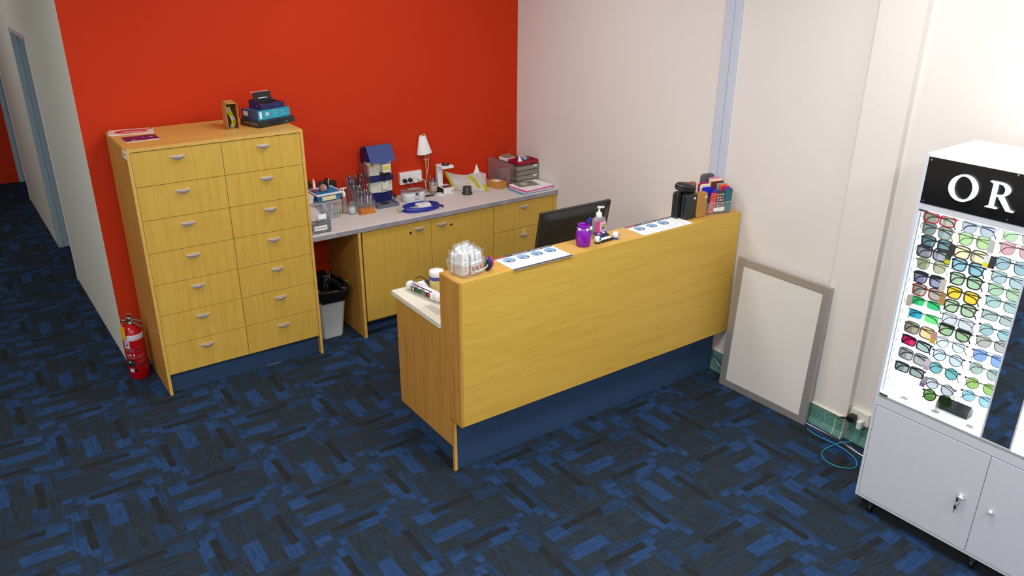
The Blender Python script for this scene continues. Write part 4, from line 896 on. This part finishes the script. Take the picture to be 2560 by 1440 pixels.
m = MB(); m.ring(ell(.034, .034), ell(.026, .026), .236, .246, BLACK, T(.008, -.005, 0)); m.prism(ell(.026, .026), .236, .240, mat((170, 120, 116), .15), T(.008, -.005, 0)); m.build('ring', vs_)
# mailing bag
m = MB(); PB = mat((232, 230, 226), .35, bump=.3, scale=25); YB = mat((222, 214, 20), .4)
BL, BR, TL, TR = Vector((-.765, -.150, .002)), Vector((-.525, -.335, .002)), Vector((-.83, -.10, .172)), Vector((-.505, -.165, .125))
def bagf(u, v):
    p = (BL * (1 - u) + BR * u) * (1 - v) + (TL * (1 - u) + TR * u) * v
    p = p + Vector((0, 0, -.03 * math.sin(PI * u) * v)) + Vector((.3, -.6, .3)) * (.02 * math.sin(PI * u) * math.sin(PI * v)); return p
m.grid(bagf, 60, 40, PB, .006)
yi = m.mi(YB)
m.bm.faces.ensure_lookup_table()
for q in range(4800):
    if q < len(m.bm.faces):
        i, j = (q % 2400) // 40, q % 40
        f = m.bm.faces[q]; u, v = (i + .5) / 60, (j + .5) / 40
        if u < .07 or (abs(u - (.66 + .10 * (1 - v))) < .055 and .12 < v < .9) or (u > .88 and v < .35) or (.42 < u < .54 and abs(v - .42) < .035): f.material_index = yi
m.prism([(0, 0), (.075, -.01), (.06, .05), (.045, .095), (.028, .05)], 0, .003, PB, T(-.575, -.155, .105) @ RZ(-.1) @ RX(PI / 2 - .2))
tag(m.build('mailing_bag', loc=(0, 0, ZB)), 'white and yellow plastic mailing bag propped up at the back of the bench', 'mailing bag')
m = MB(); m.lathe([(.044, 0), (.044, .012), (.036, .014), (.036, .062), (.03, .064)], mat((44, 44, 46), .45), 28); tag(m.build('black_lens_stand', loc=(-.722, -.298, ZB)), 'short black cylinder in front of the mailing bag', 'cylinder')
m = MB(); m.box((-.52, -.10, 0), (-.40, -.012, .082), mat((226, 204, 214), .5), .002); tag(m.build('pale_pink_box', loc=(0, 0, ZB)), 'pale pink-white box behind the mailing bag', 'box')
kb = thing('cardboard_box', 'small flat brown cardboard box with a white label on top', 'box', (-.397, -.262, ZB), .277)
m = MB(); m.box((-.044, -.078, 0), (.044, .078, .055), mat((190, 132, 62), .65), .001); m.build('carton', kb); m = MB(); m.box((-.03, -.03, .055), (.035, .035, .056), LABEL); m.build('label', kb)
m = MB()
for x in (-.322, -.290): m.box((x, -.35, 0), (x + .004, -.02, .20), tint((226, 206, 208), .2))
m.box((-.322, -.35, 0), (-.286, -.02, .004), tint((226, 206, 208), .2)); m.box((-.322, -.02, 0), (-.286, -.016, .2), tint((226, 206, 208), .2))
tag(m.build('brochure_holder', loc=(0, 0, ZB)), 'tall clear acrylic holder standing beside the stacked clear drawers', 'holder')
ts = thing('letter_tray', 'clear acrylic stack of shallow drawers full of papers in the corner', 'tray', (-.128, -.185, ZB))
m = MB(); w, d, h = .232, .32, .178; CT = tint((214, 208, 204), .22)
for x in (-w / 2, w / 2 - .003): m.box((x, -d / 2, 0), (x + .003, d / 2, h), CT)
m.box((-w / 2, -d / 2, h - .003), (w / 2, d / 2, h), tint((160, 140, 138), .3)); m.box((-w / 2, d / 2 - .003, 0), (w / 2, d / 2, h), CT); m.build('shell', ts)
for k in range(4):
    z = .003 + k * .043; m = MB(); m.box((-w / 2 + .006, -d / 2 - .002, z), (w / 2 - .006, -d / 2 + .001, z + .038), tint((206, 200, 192), .35)); m.box((-w / 2 + .006, -d / 2, z), (w / 2 - .006, d / 2 - .01, z + .002), CT)
    m.box((-w / 2 + .012, -d / 2 + .012, z + .003), (w / 2 - .02, d / 2 - .02, z + .012 + .008 * (k % 2)), (mat((150, 146, 138), .6), mat((206, 200, 188), .6))[k % 2])
    if k in (1, 3): m.box((w / 2 - .06, -d / 2 - .0035, z + .024), (w / 2 - .02, -d / 2 - .0018, z + .037), LABEL)
    m.build('drawer', ts)
ZT = ZB + .179
rtm = thing('red_tray', 'dark red tray on top of the clear drawer stack', 'tray', (-.123, -.27, ZT), .03)
CR = mat((150, 12, 34), .6); m = MB()
m.box((-.11, -.072, 0), (.11, .075, .008), CR, .002)
for a, b in (((-.11, -.072), (.11, -.062)), ((-.11, .065), (.11, .075)), ((-.11, -.07), (-.1, .07)), ((.1, -.07), (.11, .07))): m.box((*a, 0), (*b, .032), CR, .004)
m.build('tray_body', rtm)
m = MB(); m.sphere((0, 0, 0), .045, tint((150, 170, 206), .35, .02), (1.1, .8, .5)); m.box((-.02, -.035, -.0), (-.012, .03, .022), LABEL); tag(m.build('wrapped_lens', loc=(-.105, -.265, ZT + .032)), 'shiny blue-grey lens blank in wrapping on the dark red tray', 'lens')
m = MB(); m.prism([(0, 0), (.05, -.01), (.03, .05)], 0, .001, PAPER, RX(1.1)); m.box((-.015, -.03, -.006), (.03, -.005, -.004), mat((220, 200, 225), .5)); tag(m.build('paper_slip', loc=(-.19, -.28, ZT + .022)), 'white paper slip sticking up from the dark red tray', 'paper')
m = MB(); m.box((-.045, -.06, 0), (.045, .06, .028), WHITE, .006); m.box((-.04, -.05, .028), (.05, .05, .042), mat((150, 120, 104), .5), .002, RX(.05)); m.box((-.01, -.03, .042), (.03, .02, .046), mat((130, 140, 120), .5)); tag(m.build('paper_holder', loc=(-.187, -.115, ZT), rot=.1), 'white holder with brown papers behind the dark red tray', 'holder')
m = MB(); m.tube([(0, 0, 0), (.05, .02, .05), (.08, .03, .03)], .0016, mat((225, 130, 110), .4), 5, smoothn=4); tag(m.build('wire', loc=(-.16, -.09, ZT + .04)), 'thin pinkish wire sticking up behind the dark red tray', 'wire')
# paper pile at the corner of the bench
def sheet(name, cx, cy, w, d, z, th, rz, mt, label, cat, extra=None):
    m = MB(); m.box((-w / 2, -d / 2, 0), (w / 2, d / 2, th), mt, min(th * .3, .001))
    if extra: extra(m)
    return tag(m.build(name, loc=(cx, cy, z), rot=rz), label, cat)
def lines(w, d, th, n, seed=1, c=PALEINK):
    def g(m):
        r_ = random.Random(seed)
        for k in range(n):
            y = d / 2 - .015 - k * (d - .03) / n; m.box((-w / 2 + .015, y, th), (-w / 2 + .015 + r_.uniform(.3, .9) * (w - .03), y + .0025, th + .0003), c)
    return g
sheet('folder', -.205, -.475, .31, .22, ZB, .006, .03, mat((96, 150, 180), .5), 'light blue folder at the bottom of the paper pile by the corner', 'folder')
sheet('document_stack', -.185, -.475, .30, .215, ZB + .0062, .008, .02, PAPER, 'white papers between the blue and the pink folder', 'papers')
sheet('folder', -.185, -.475, .30, .215, ZB + .0144, .010, .05, mat((214, 90, 140), .5), 'pink folder in the middle of the paper pile', 'folder')
sheet('document_stack', -.175, -.46, .30, .23, ZB + .0246, .010, .10, PAPER, 'white printed sheets on top of the pink folder', 'papers', lines(.3, .23, .010, 9, 4))
sheet('booklet', -.21, -.43, .19, .14, ZB + .0350, .004, -.12, mat((128, 128, 112), .5, var=.15), 'grey-green booklet on top of the paper pile', 'booklet', lambda m: m.box((-.05, -.03, .004), (.01, .03, .0045), mat((190, 196, 180), .5)))
# blue extension lead coil
m = MB(); BLC = mat((26, 44, 158), .35); pts = []
rnd = random.Random(11)
for k in range(5 * 14):
    a = 2 * PI * k / 14; rr = 1 + rnd.uniform(-.035, .035) - .05 * (k // 14 == 3); pts.append((.148 * rr * math.cos(a) + .004 * (k // 14), .088 * rr * math.sin(a) * 1.0, .007 + .0065 * (k // 14) * (.7 + .3 * math.sin(a * .5))))
m.tube(pts, .0062, BLC, 8, smoothn=3)
ec = thing('extension_lead', 'coiled blue extension lead lying near the front of the bench', 'cable', (-1.262, -.455, ZB), -.12)
m.build('coil', ec)
m = MB(); m.tube([(.11, .05, .04), (.15, .03, .012), (.19, -.005, .007), (.18, -.04, .007), (.13, -.055, .03), (.10, -.03, .05)], .0048, mat((32, 36, 52), .4), 8, smoothn=6); m.build('thin_cord', ec)
m = MB(); m.cyl((-.185, -.012, .022), (-.155, -.006, .022), .021, tint((220, 222, 190), .45), r1=.016, n=20); m.cyl((-.155, -.006, .022), (-.135, 0, .022), .009, WHITE, n=12); m.box((-.165, .01, .03), (-.15, .02, .045), mat((220, 206, 110), .5), .003); m.build('connector', ec)
m = MB(); m.box((-.055, -.036, 0), (.055, .036, .040), WHITE, .006); m.box((-.03, -.015, .04), (.035, .012, .0405), PALEINK); tag(m.build('white_box', loc=(-1.228, -.448, ZB), rot=-.10), 'small white box inside the blue lead coil', 'box')
m = MB(); m.box((-.03, -.02, 0), (.03, .02, .001), mat((226, 200, 200), .6)); tag(m.build('note', loc=(-1.335, -.235, ZB), rot=.1), 'small pinkish note lying beside the grey tray foot', 'paper')

# ================================================================ RECEPTION DESK: TOP LEDGE
ZL = 1.2005
def placemat(name, cx, cy, w, d, rz, n, label, front):
    m = MB(); m.box((-w / 2, -d / 2, 0), (w / 2, d / 2, .0012), PAPER); DK = mat((66, 70, 86), .5)
    m.box((-w / 2, d / 2 - .026, .0012), (w / 2, d / 2, .0016), DK)
    if front: m.box((-w / 2, -d / 2, .0012), (w / 2, -d / 2 + .02, .0016), DK)
    m.box((-w / 2 + .004, d / 2 - .022, .0016), (-w / 2 + .075, d / 2 - .006, .0019), mat((190, 84, 84), .5))
    r_ = random.Random(n)
    for a, b in ((-.08, .03), (.05, .19)): m.box((a, d / 2 - .016, .0016), (min(b, w / 2 - .01), d / 2 - .011, .0019), PALEINK)
    for k in range(4 if front else 3):
        cx_ = -w / 2 + .065 + k * (w - .12) / (3 if front else 3); cy_ = d / 2 - .070
        m.prism(ell(.036, .036, 28), .0012, .0016, mat((128, 172, 206), .5), T(cx_, cy_, 0)); m.prism([p for p in ell(.036, .036, 28) if p[1] < -.004], .0016, .0019, mat((92, 110, 140), .5, var=.5, scale=60), T(cx_, cy_, 0))
        m.prism(ell(.012, .006, 14), .0019, .0021, mat((206, 216, 226), .5), T(cx_ + .004, cy_ - .022, 0))
        for j in range(5): m.box((cx_ - .036, cy_ - .05 - j * .009, .0012), (cx_ - .036 + r_.uniform(.045, .075), cy_ - .0475 - j * .009, .0015), PALEINK)
    return tag(m.build(name, loc=(cx, cy, ZL), rot=rz), label, 'leaflet')
placemat('leaflet', -1.653, -2.462, .405, .215, 0, 1, 'long leaflet with four round photos next to the clear basket', True)
placemat('leaflet', -.665, -2.452, .425, .180, .0, 2, 'long leaflet with three round photos next to the black glasses cases', False)
ck = thing('clear_basket', 'clear plastic basket of bagged spray bottles at the desk end', 'basket', (-2.078, -2.443, ZL), .22)
m = MB(); loft(m, [[(x, y, z) for x, y in rrect(a, b, .02, 5)] for a, b, z in ((.150, .135, 0), (.155, .140, .003), (.172, .155, .072), (.182, .165, .074), (.182, .165, .076), (.168, .151, .075), (.150, .135, .004))], tint((248, 248, 250), .12)); m.build('basket_shell', ck)
m = MB(); m.tube([(-.02, -.083, .035), (0, -.086, .03), (.06, -.084, .034), (.086, -.06, .04), (.088, .03, .045)], .004, tint((245, 245, 245), .6), 8, smoothn=5); m.build('carry_handle', ck)
m = MB(); m.box((-.024, -.02, 0), (.024, .02, .122), WHITE, .001)
for z in (.02, .035, .05, .062, .08): m.box((-.006, -.0208, z), (.006, -.0198, z + .004), INK)
for x, y in ((-.01, -.006), (.0, .004)): m.box((x, y, .122), (x + .012, y + .004, .1225), INK)
tag(m.build('white_carton', loc=(-2.120, -2.470, ZL + .006), rot=.22), 'small upright white carton in the clear basket', 'box')
def bagged(first=[None]):
    b = thing('bagged_bottle', 'small white spray bottle in a clear bag inside the clear basket', 'bottle', (0, 0, 0), 0, 'bagged spray bottles in the clear basket')
    m = MB(); m.lathe([(.0125, 0), (.013, .002), (.013, .06), (.009, .068)], mat((240, 242, 244), .35, var=.02), 12); m.lathe([(.008, .068), (.010, .07), (.0095, .108), (.006, .112)], mat((244, 245, 246), .4), 12); m.build('bottle', b)
    m = MB(); m.grid(lambda u, v: (-.02 + .04 * u, -.011 + .004 * math.sin(u * 6 + v * 4), .002 + .128 * v - .006 * (u - .5) ** 2), 6, 8, BAGCLEAR); m.grid(lambda u, v: (-.02 + .04 * u, .012 + .004 * math.sin(u * 5 - v * 4), .002 + .125 * v), 6, 8, BAGCLEAR); m.build('bag', b)
    m = MB(); m.box((-.006, -.0135, .02), (.006, -.0125, .04), mat((206, 60, 90), .5)); m.box((-.004, -.0137, .02), (.006, -.0133, .028), mat((60, 60, 140), .5)); m.build('label', b)
    return b
bp = bagged(); k = 0; rnd = random.Random(9)
cc, ss = math.cos(.22), math.sin(.22)
for i in range(5):
    for j in range(4):
        if i < 2 and j < 2 and not (i == 0 and j == 1): continue
        x, y = -.054 + i * .027, -.046 + j * .031
        loc = (-2.078 + cc * x - ss * y, -2.443 + ss * x + cc * y, ZL + .005 + (.006 * j if i else 0)); rot = (rnd.uniform(-.06, .06), rnd.uniform(-.06, .06), rnd.uniform(-.4, .4))
        if k == 0: bp.location = loc; bp.rotation_euler = rot
        else: dup(bp, loc, rot)
        k += 1
for x, y, c, lb_ in ((-1.982, -2.492, (30, 24, 26), 'black soft lens pouch hanging on the clear basket'), (-1.966, -2.482, (20, 40, 190), 'bright blue soft lens pouch hanging on the clear basket'), (-1.950, -2.470, (206, 24, 30), 'red soft lens pouch hanging on the clear basket')):
    m = MB(); m.sphere((0, 0, .036), .034, mat(c, .35), (.24, .62, 1)); m.tube([(0, 0, .062), (-.006, .006, .074), (-.012, .01, .07)], .003, mat(c, .4), 6, smoothn=3); tag(m.build('lens_pouch', loc=(x, y, ZL), rot=(0, .12, .5)), lb_, 'pouch')
# purple jar
PJ = mat((150, 20, 190), .12, var=.05); PJ2 = tint((190, 50, 226), .5)
pj = thing('purple_jar', 'shiny purple glass jar with a bead string around its neck', 'jar', (-1.297, -2.468, ZL))
m = MB(); m.lathe([(.034, 0), (.040, .004), (.043, .02), (.0445, .085), (.040, .103), (.034, .112), (.034, .122), (.037, .124), (.037, .13), (.033, .13), (.032, .112), (.040, .09), (.039, .01), (.01, .008)], PJ2, 32); m.build('glass', pj)
m = MB(); m.lathe([(.01, .010), (.036, .012), (.038, .08), (.01, .082)], mat((170, 20, 206), .4), 28); m.build('filling', pj)
m = MB(); m.tube([(.039 * math.cos(a * PI / 8), .039 * math.sin(a * PI / 8), .108 + .003 * math.sin(a)) for a in range(16)], .0015, mat((170, 170, 230), .4), 6, True)
for a in (-2.9, -1.75, -1.0, -.5):
    m.sphere((.043 * math.cos(a), .043 * math.sin(a), .107), .009, WHITE); m.sphere((.050 * math.cos(a), .050 * math.sin(a), .107), .004, mat((70, 80, 190), .3))
m.build('bead_string', pj)
m = MB(); m.sphere((0, 0, 0), .012, mat((30, 22, 150), .4), (2, .8, .8)); m.sphere((.018, .0, .008), .009, mat((40, 30, 170), .4)); m.sphere((-.012, -.004, .01), .009, mat((26, 20, 130), .4)); m.build('ornament', pj, (.044, .012, .134), (0, -.3, .2), 'deep blue ornament on the string')
# sanitiser
hs_ = thing('hand_sanitiser', 'clear pump bottle of hand sanitiser with pink label behind the card holder', 'bottle', (-1.128, -2.405, ZL), .05)
m = MB(); loft(m, [[(x, y, z) for x, y in rrect(a, b, min(a, b) * .45, 5)] for a, b, z in ((.088, .044, 0), (.092, .048, .004), (.092, .048, .105), (.080, .042, .12), (.034, .03, .127))], tint((236, 226, 236), .3)); m.build('bottle', hs_)
m = MB(); m.box((-.040, -.0250, .02), (-.012, -.0243, .108), mat((214, 50, 130), .4)); m.box((-.010, -.0250, .018), (.030, -.0243, .034), mat((206, 20, 90), .4), .0002); m.box((-.012, -.0248, .036), (.038, -.0241, .10), mat((214, 170, 190), .5)); m.box((.006, -.0254, .072), (.034, -.0247, .084), mat((130, 170, 50), .5)); m.box((.004, -.0254, .054), (.03, -.0247, .068), INK); m.build('label', hs_)
m = MB(); m.lathe([(.017, .124), (.018, .126), (.018, .15), (.012, .156), (.006, .158), (.0055, .178), (.009, .18), (.009, .186)], WHITE, 20); m.box((-.012, -.007, .182), (.038, .007, .192), WHITE, .003, T(0, 0, .186) @ RY(.18) @ T(0, 0, -.186)); m.build('pump', hs_)
for x, y, rz, c, lb_ in ((-1.204, -2.487, .25, (60, 140, 180), 'blue-eyed model eyeball at the left of the card holder'), (-1.062, -2.488, .55, (96, 124, 140), 'grey-eyed model eyeball at the right of the card holder')):
    e = thing('model_eyeball', lb_, 'model eyeball', (x, y, ZL), rz); m = MB(); m.lathe([(.017, 0), (.015, .005), (.008, .007)], BLACK if rz < .5 else mat((30, 70, 150), .4), 20); m.build('foot', e)
    m = MB(); m.sphere((0, 0, .026), .0205, mat((232, 234, 238), .15, var=.01), n=24); m.build('ball', e)
    m = MB(); q = T(0, 0, .026) @ RX(PI / 2 - .25); m.prism(ell(.0095, .0095, 20), .0180, .0196, mat(c, .2), q); m.prism(ell(.0045, .0045, 16), .0196, .0208, mat((20, 50, 90), .2), q); m.build('iris', e)
ch_ = thing('card_holder', 'black card holder with white and navy business cards on the desk ledge', 'card holder', (-1.135, -2.462, ZL), .06)
m = MB(); m.box((-.047, -.035, 0), (.047, .03, .007), BLACK, .001); m.box((-.047, -.035, .007), (.047, -.031, .016), BLACK); m.box((-.047, .0, .007), (.047, .024, .028), BLACK); m.build('holder', ch_)
for z, mt, dy in ((.0, PAPER, 0), (.018, mat((30, 30, 92), .4), .026)):
    m = MB(); m.box((-.044, -.026, 0), (.044, .026, .004), mt); 
    if dy: m.box((-.028, -.004, .004), (-.006, .012, .0045), mat((206, 130, 160), .5)); m.box((.01, .0, .004), (.032, .014, .0045), mat((200, 206, 220), .5))
    else: m.box((-.03, -.004, .004), (.03, -.002, .0045), PALEINK); m.box((-.035, -.016, .004), (.035, -.014, .0045), mat((230, 180, 180), .5))
    m.build('business_cards', ch_, (0, -.008 + dy, .012 + z), (.42, 0, 0))
# glasses cases
def hardcase(name, loc, rot, w, d, h, mt, label, sticker=True, group=None):
    g = thing(name, label, 'glasses case', loc, rot)
    for s in (-1, 1):
        m = MB(); m.prism(rrect(w, h, .018, 6), 0, d / 2 - .001, mt, T(0, s * (d / 2 - .001) if s < 0 else d / 2 - .001, 0) @ T(0, 0, h / 2) @ RX(PI / 2) @ T(0, 0, -(0) if s > 0 else -(d / 2 - .001)))
        es = [e for e in m.bm.edges if e.is_boundary is False and abs(e.verts[0].co.y - e.verts[1].co.y) < 1e-5 and abs(e.verts[0].co.y) > d / 2 - .003]
        bmesh.ops.bevel(m.bm, geom=es, offset=.007, segments=3, affect='EDGES', profile=.6); m._fin(list(m.bm.verts), mt, None, True)
        m.build('shell_half', g)
    if sticker: m = MB(); m.box((w * .22, -d / 2 - .001, h * .78), (w * .36, -d / 2, h * .86), LABEL, 0, T(0, 0, 0)); m.build('sticker', g)
    return g
BC = mat((30, 32, 34), .45, bump=.25, scale=150)
hardcase('glasses_case', (-.447, -2.400, ZL), (.0, 0, .1), .088, .044, .172, BC, 'rear one of the two black hard glasses cases standing upright', False)
hardcase('glasses_case', (-.414, -2.455, ZL), (.0, 0, -.05), .092, .046, .166, mat((34, 40, 42), .42, bump=.25, scale=150), 'front one of the two black hard glasses cases standing upright')
hardcase('glasses_case', (-.322, -2.468, ZL), (.0, 0, -.12), .084, .044, .165, mat((172, 124, 60), .5, bump=.2, scale=150), 'tan hard glasses case standing between black cases and acrylic box')
gc = thing('glasses_case', 'black clamshell glasses case lying on top of the upright cases', 'glasses case', (-.425, -2.425, ZL + .200), (.12, .24, -.25))
for s in (-1, 1):
    m = MB(); m.lathe([(.001, .0), (.078, .002), (.078, .008), (.066, .022), (.03, .030), (.001, .031)], mat((36, 32, 34), .4, bump=.2, scale=150), 36, Matrix.Diagonal((1, .52, s, 1))); m.build('shell_half', gc)
# acrylic box of soft pouches
bx = Vector((-.300, -2.474, ZL)); brz = -.24
ab = thing('acrylic_box', 'open clear acrylic box holding soft glasses pouches at the wall end', 'box', bx, brz)
m = MB(); w, d, h = .232, .114, .078
m.box((0, 0, 0), (w, d, .003), CLEAR)
for a, b, hh in (((0, 0), (w, .003), h), ((0, d - .003), (w, d), h + .03), ((0, 0), (.003, d), h), ((w - .003, 0), (w, d), h)): m.box((*a, 0), (*b, hh), CLEAR)
for a, b in (((0, 0), (w, .003)), ((w - .003, 0), (w, d))): m.box((*a, h - .0015), (*b, h + .0005), tint((246, 250, 250), .6))
m.build('tray', ab)
m = MB(); m.box((.085, -.0015, .022), (.168, 0, .046), LABEL); m.box((.10, -.002, .036), (.15, -.0014, .038), PALEINK); m.box((.095, -.002, .030), (.14, -.0014, .032), PALEINK); m.build('label', ab)
def pouch(lx, ly, top, w, c, label, th=.012, rnd_=.012, tilt=0, pat=None, z0=.004, name='glasses_pouch', ry_=0):
    co, si = math.cos(brz), math.sin(brz); loc = (bx.x + co * lx - si * ly, bx.y + si * lx + co * ly, ZL + z0)
    h = top - z0; m = MB(); mt = c if not isinstance(c, tuple) else mat(c, .6)
    m.prism(rrect(w, h, rnd_, 5), -th / 2, th / 2, mt, T(0, 0, h / 2) @ RX(PI / 2))
    es = [e for e in m.bm.edges if abs(e.verts[0].co.y - e.verts[1].co.y) < 1e-5]
    bmesh.ops.bevel(m.bm, geom=es, offset=th * .3, segments=2, affect='EDGES'); m._fin(list(m.bm.verts), mt, None, False)
    if pat == 'dots':
        for i in range(7):
            for j in range(14):
                x = -w / 2 + .006 + i * (w - .012) / 6; z = .008 + j * (h - .016) / 13
                if (i + j) % 2: m.cyl((x, -th / 2 - .0004, z), (x, -th / 2 + .0002, z), .0024, LABEL, n=8)
    if pat == 'sweets':
        cs = [(230, 130, 150), (226, 206, 120), (150, 190, 140), (236, 160, 110), (200, 206, 220), (210, 90, 110)]
        for i in range(3):
            for j in range(7): m.box((-w / 2 + .006 + i * .019, -th / 2 - .0006, .006 + j * .019), (-w / 2 + .018 + i * .019, -th / 2 + .0002, .018 + j * .019), mat(cs[(i * 2 + j * 5) % 6], .5), .001)
    if pat == 'stripes':
        for i in range(4): m.box((-w / 2 + .006 + i * w / 4.5, -th / 2 - .0006, .01), (-w / 2 + .012 + i * w / 4.5, -th / 2 + .0002, h - .01), mat([(60, 160, 60), (230, 226, 90), (60, 180, 110), (236, 232, 150)][i], .5))
    if pat == 'stripes_top':
        m.box((-w / 2 + .002, -th / 2 + .002, h - .004), (w / 2 - .002, th / 2 - .002, h + .0006), mat((206, 140, 100), .3))
    return tag(m.build(name, loc=loc, rot=(tilt, ry_, brz)), label, 'glasses pouch')
# front row
pouch(.035, .012, .135, .050, (34, 36, 62), 'dark navy rounded pouch at the left front of the acrylic box')
pouch(.066, .0085, .148, .052, (200, 16, 30), 'red pouch with white dots at the front of the acrylic box', pat='dots', th=.008, ry_=.14, z0=.006)
pouch(.132, .012, .152, .062, (60, 52, 58), 'pouch printed with coloured squares at the front of the acrylic box', pat='sweets', rnd_=.026, ry_=.03)
pouch(.193, .012, .158, .060, (34, 100, 110), 'teal fabric pouch at the front right of the acrylic box', rnd_=.003, ry_=.03)
# second row
pouch(.195, .026, .165, .058, (92, 70, 150), 'violet pouch right behind the teal one', rnd_=.003, ry_=.03)
pouch(.188, .0385, .173, .058, (196, 20, 96), 'magenta pouch behind the violet one', rnd_=.003)
pouch(.178, .051, .183, .060, (226, 96, 24), 'orange pouch between magenta and pale turquoise ones', rnd_=.003)
pouch(.170, .0635, .188, .062, (110, 190, 180), 'pale turquoise pouch behind the orange one', rnd_=.003)
pouch(.112, .0255, .165, .058, (60, 60, 160), 'blue and pink edged pouch behind the square-printed one', rnd_=.028)
pouch(.056, .044, .178, .078, (10, 20, 190), 'glossy royal blue case in the acrylic box', th=.016, rnd_=.01)
pouch(.048, .064, .193, .080, (226, 216, 190), 'cream case behind the royal blue one', th=.014, rnd_=.016)
pouch(.046, .082, .200, .078, (166, 10, 96), 'crimson-purple case behind the cream one', th=.014, rnd_=.016)
m = MB(); m.prism(rrect(.085, .21, .02, 6), -.012, .012, mat((140, 66, 36), .25), T(0, 0, .105) @ RX(PI / 2)); m.box((-.03, -.014, .196), (.03, -.011, .2), mat((226, 180, 140), .2)); tag(m.build('glasses_case', loc=(-.330, -2.378, ZL), rot=-.05), 'glossy brown case standing behind the tan one', 'glasses case')
m = MB(); m.prism(rrect(.095, .238, .02, 6), -.013, .013, mat((84, 92, 94), .5, bump=.2), T(0, 0, .119) @ RX(PI / 2)); tag(m.build('glasses_case', loc=(-.160, -2.366, ZL), rot=(0, .0, -.14)), 'tall grey case at the very back of the cases', 'glasses case')
pouch(.152, .076, .200, .090, (120, 14, 26), 'dark red pouch at the back of the acrylic box', rnd_=.004)
pouch(.142, .0885, .212, .090, (232, 222, 190), 'cream pouch with green edge behind the dark red one', pat='stripes', rnd_=.004)
pouch(.138, .1005, .222, .083, (214, 130, 170), 'pink pouch right behind the green-edged cream one', rnd_=.004, th=.008)
# monitor
mo = thing('computer_monitor', 'black computer monitor seen from behind on the reception worktop', 'monitor', (-1.098, -2.085, .903), .03)
MB_ = mat((30, 32, 32), .35, bump=.1, scale=220); m = MB()
def backf(u, v):
    x = -.283 + .566 * u; z = .085 + .335 * v; e = min(u, 1 - u, v, 1 - v); b = min(1, e / .12); b = b * b * (3 - 2 * b)
    return (x, -.008 - .028 * b, z)
m.grid(backf, 30, 24, MB_); m.box((-.286, -.010, .082), (.286, .014, .423), MB_, .004); m.build('housing', mo)
m = MB(); m.box((-.262, .0135, .098), (.262, .0155, .408), mat((14, 16, 20), .1), 0); m.build('screen', mo)
for _o in mo.children: _o.rotation_euler = (.16, .018, 0)
m = MB(); m.box((-.03, -.03, .01), (.03, -.012, .24), BLACK, .004); m.build('stand_neck', mo)
m = MB(); m.prism(ell(.13, .085), 0, .012, BLACK); m.build('stand_base', mo)
# worktop items behind the desk end
ZW = .9005
rb = thing('garbage_bag_roll', 'white wrapped roll with green, black and red print on the worktop', 'roll', (-2.085, -1.985, ZW + .031), (0, 0, .17))
m = MB(); m.cyl((0, -.105, 0), (0, .105, 0), .030, mat((232, 230, 234), .3), n=28)
m.lathe([(.029, 0), (.024, .018), (.029, .03), (.021, .05), (.005, .055)], mat((232, 230, 234), .35), 20, T(0, .105, 0) @ RX(-PI / 2)); m.lathe([(.029, 0), (.025, .014), (.029, .03), (.018, .05), (.006, .052)], mat((232, 230, 234), .35), 20, T(0, -.105, 0) @ RX(PI / 2)); m.build('roll', rb)
def rollpatch(a0, a1, y0, y1, mt, off=.0006):
    m = MB(); m.grid(lambda u, v: ((.030 + off) * math.cos(math.radians(a0 + (a1 - a0) * u)), y0 + (y1 - y0) * v, (.030 + off) * math.sin(math.radians(a0 + (a1 - a0) * u))), 10, 1, mt, .0004); return m.build('printed_label', rb)
rollpatch(118, 128, -.09, .09, DKGREY); rollpatch(150, 205, -.08, .09, mat((30, 32, 46), .4)); rollpatch(160, 195, .0, .055, mat((70, 170, 80), .4), .0012); rollpatch(160, 195, -.045, -.005, mat((206, 206, 210), .4), .0012); rollpatch(160, 195, -.078, -.055, mat((206, 50, 50), .4), .0012); rollpatch(160, 195, .062, .08, mat((210, 210, 214), .4), .0012)
for y0, y1 in ((.03, .06), (-.03, .01), (-.08, -.06)): rollpatch(134, 142, y0, y1, mat((150, 150, 160), .5), .0012)
wt = thing('wipes_tub', 'tub with white lid, blue band and yellowish label on the worktop', 'tub', (-1.985, -1.955, ZW))
m = MB(); m.lathe([(.041, 0), (.043, .003), (.043, .1), (.038, .104)], mat((206, 184, 112), .4, var=.12, scale=20), 28); m.build('body', wt)
m = MB(); m.lathe([(.0435, .078), (.0442, .079), (.0442, .098), (.0435, .099)], mat((70, 70, 150), .4), 28); m.build('band', wt)
m = MB(); m.lathe([(.044, .1), (.0455, .102), (.0455, .128), (.042, .132), (.01, .134)], WHITE, 12); m.build('lid', wt)
m = MB(); m.box((-.06, -.045, 0), (.06, .05, .012), mat((50, 46, 48), .7), .004); m.tube([(-.05, .05, .012), (-.07, .09, .02), (-.1, .1, .01)], .003, BLACK, 6, smoothn=4); tag(m.build('black_device', loc=(-1.93, -1.85, ZW), rot=-.2), 'flat black device behind the white roll on the worktop', 'device')
m = MB(); m.box((-.07, -.05, 0), (.07, .05, .002), PAPER); tag(m.build('paper_sheet', loc=(-2.03, -1.825, ZW + .0), rot=.1), 'white paper sheet near the rear edge of the worktop', 'paper')
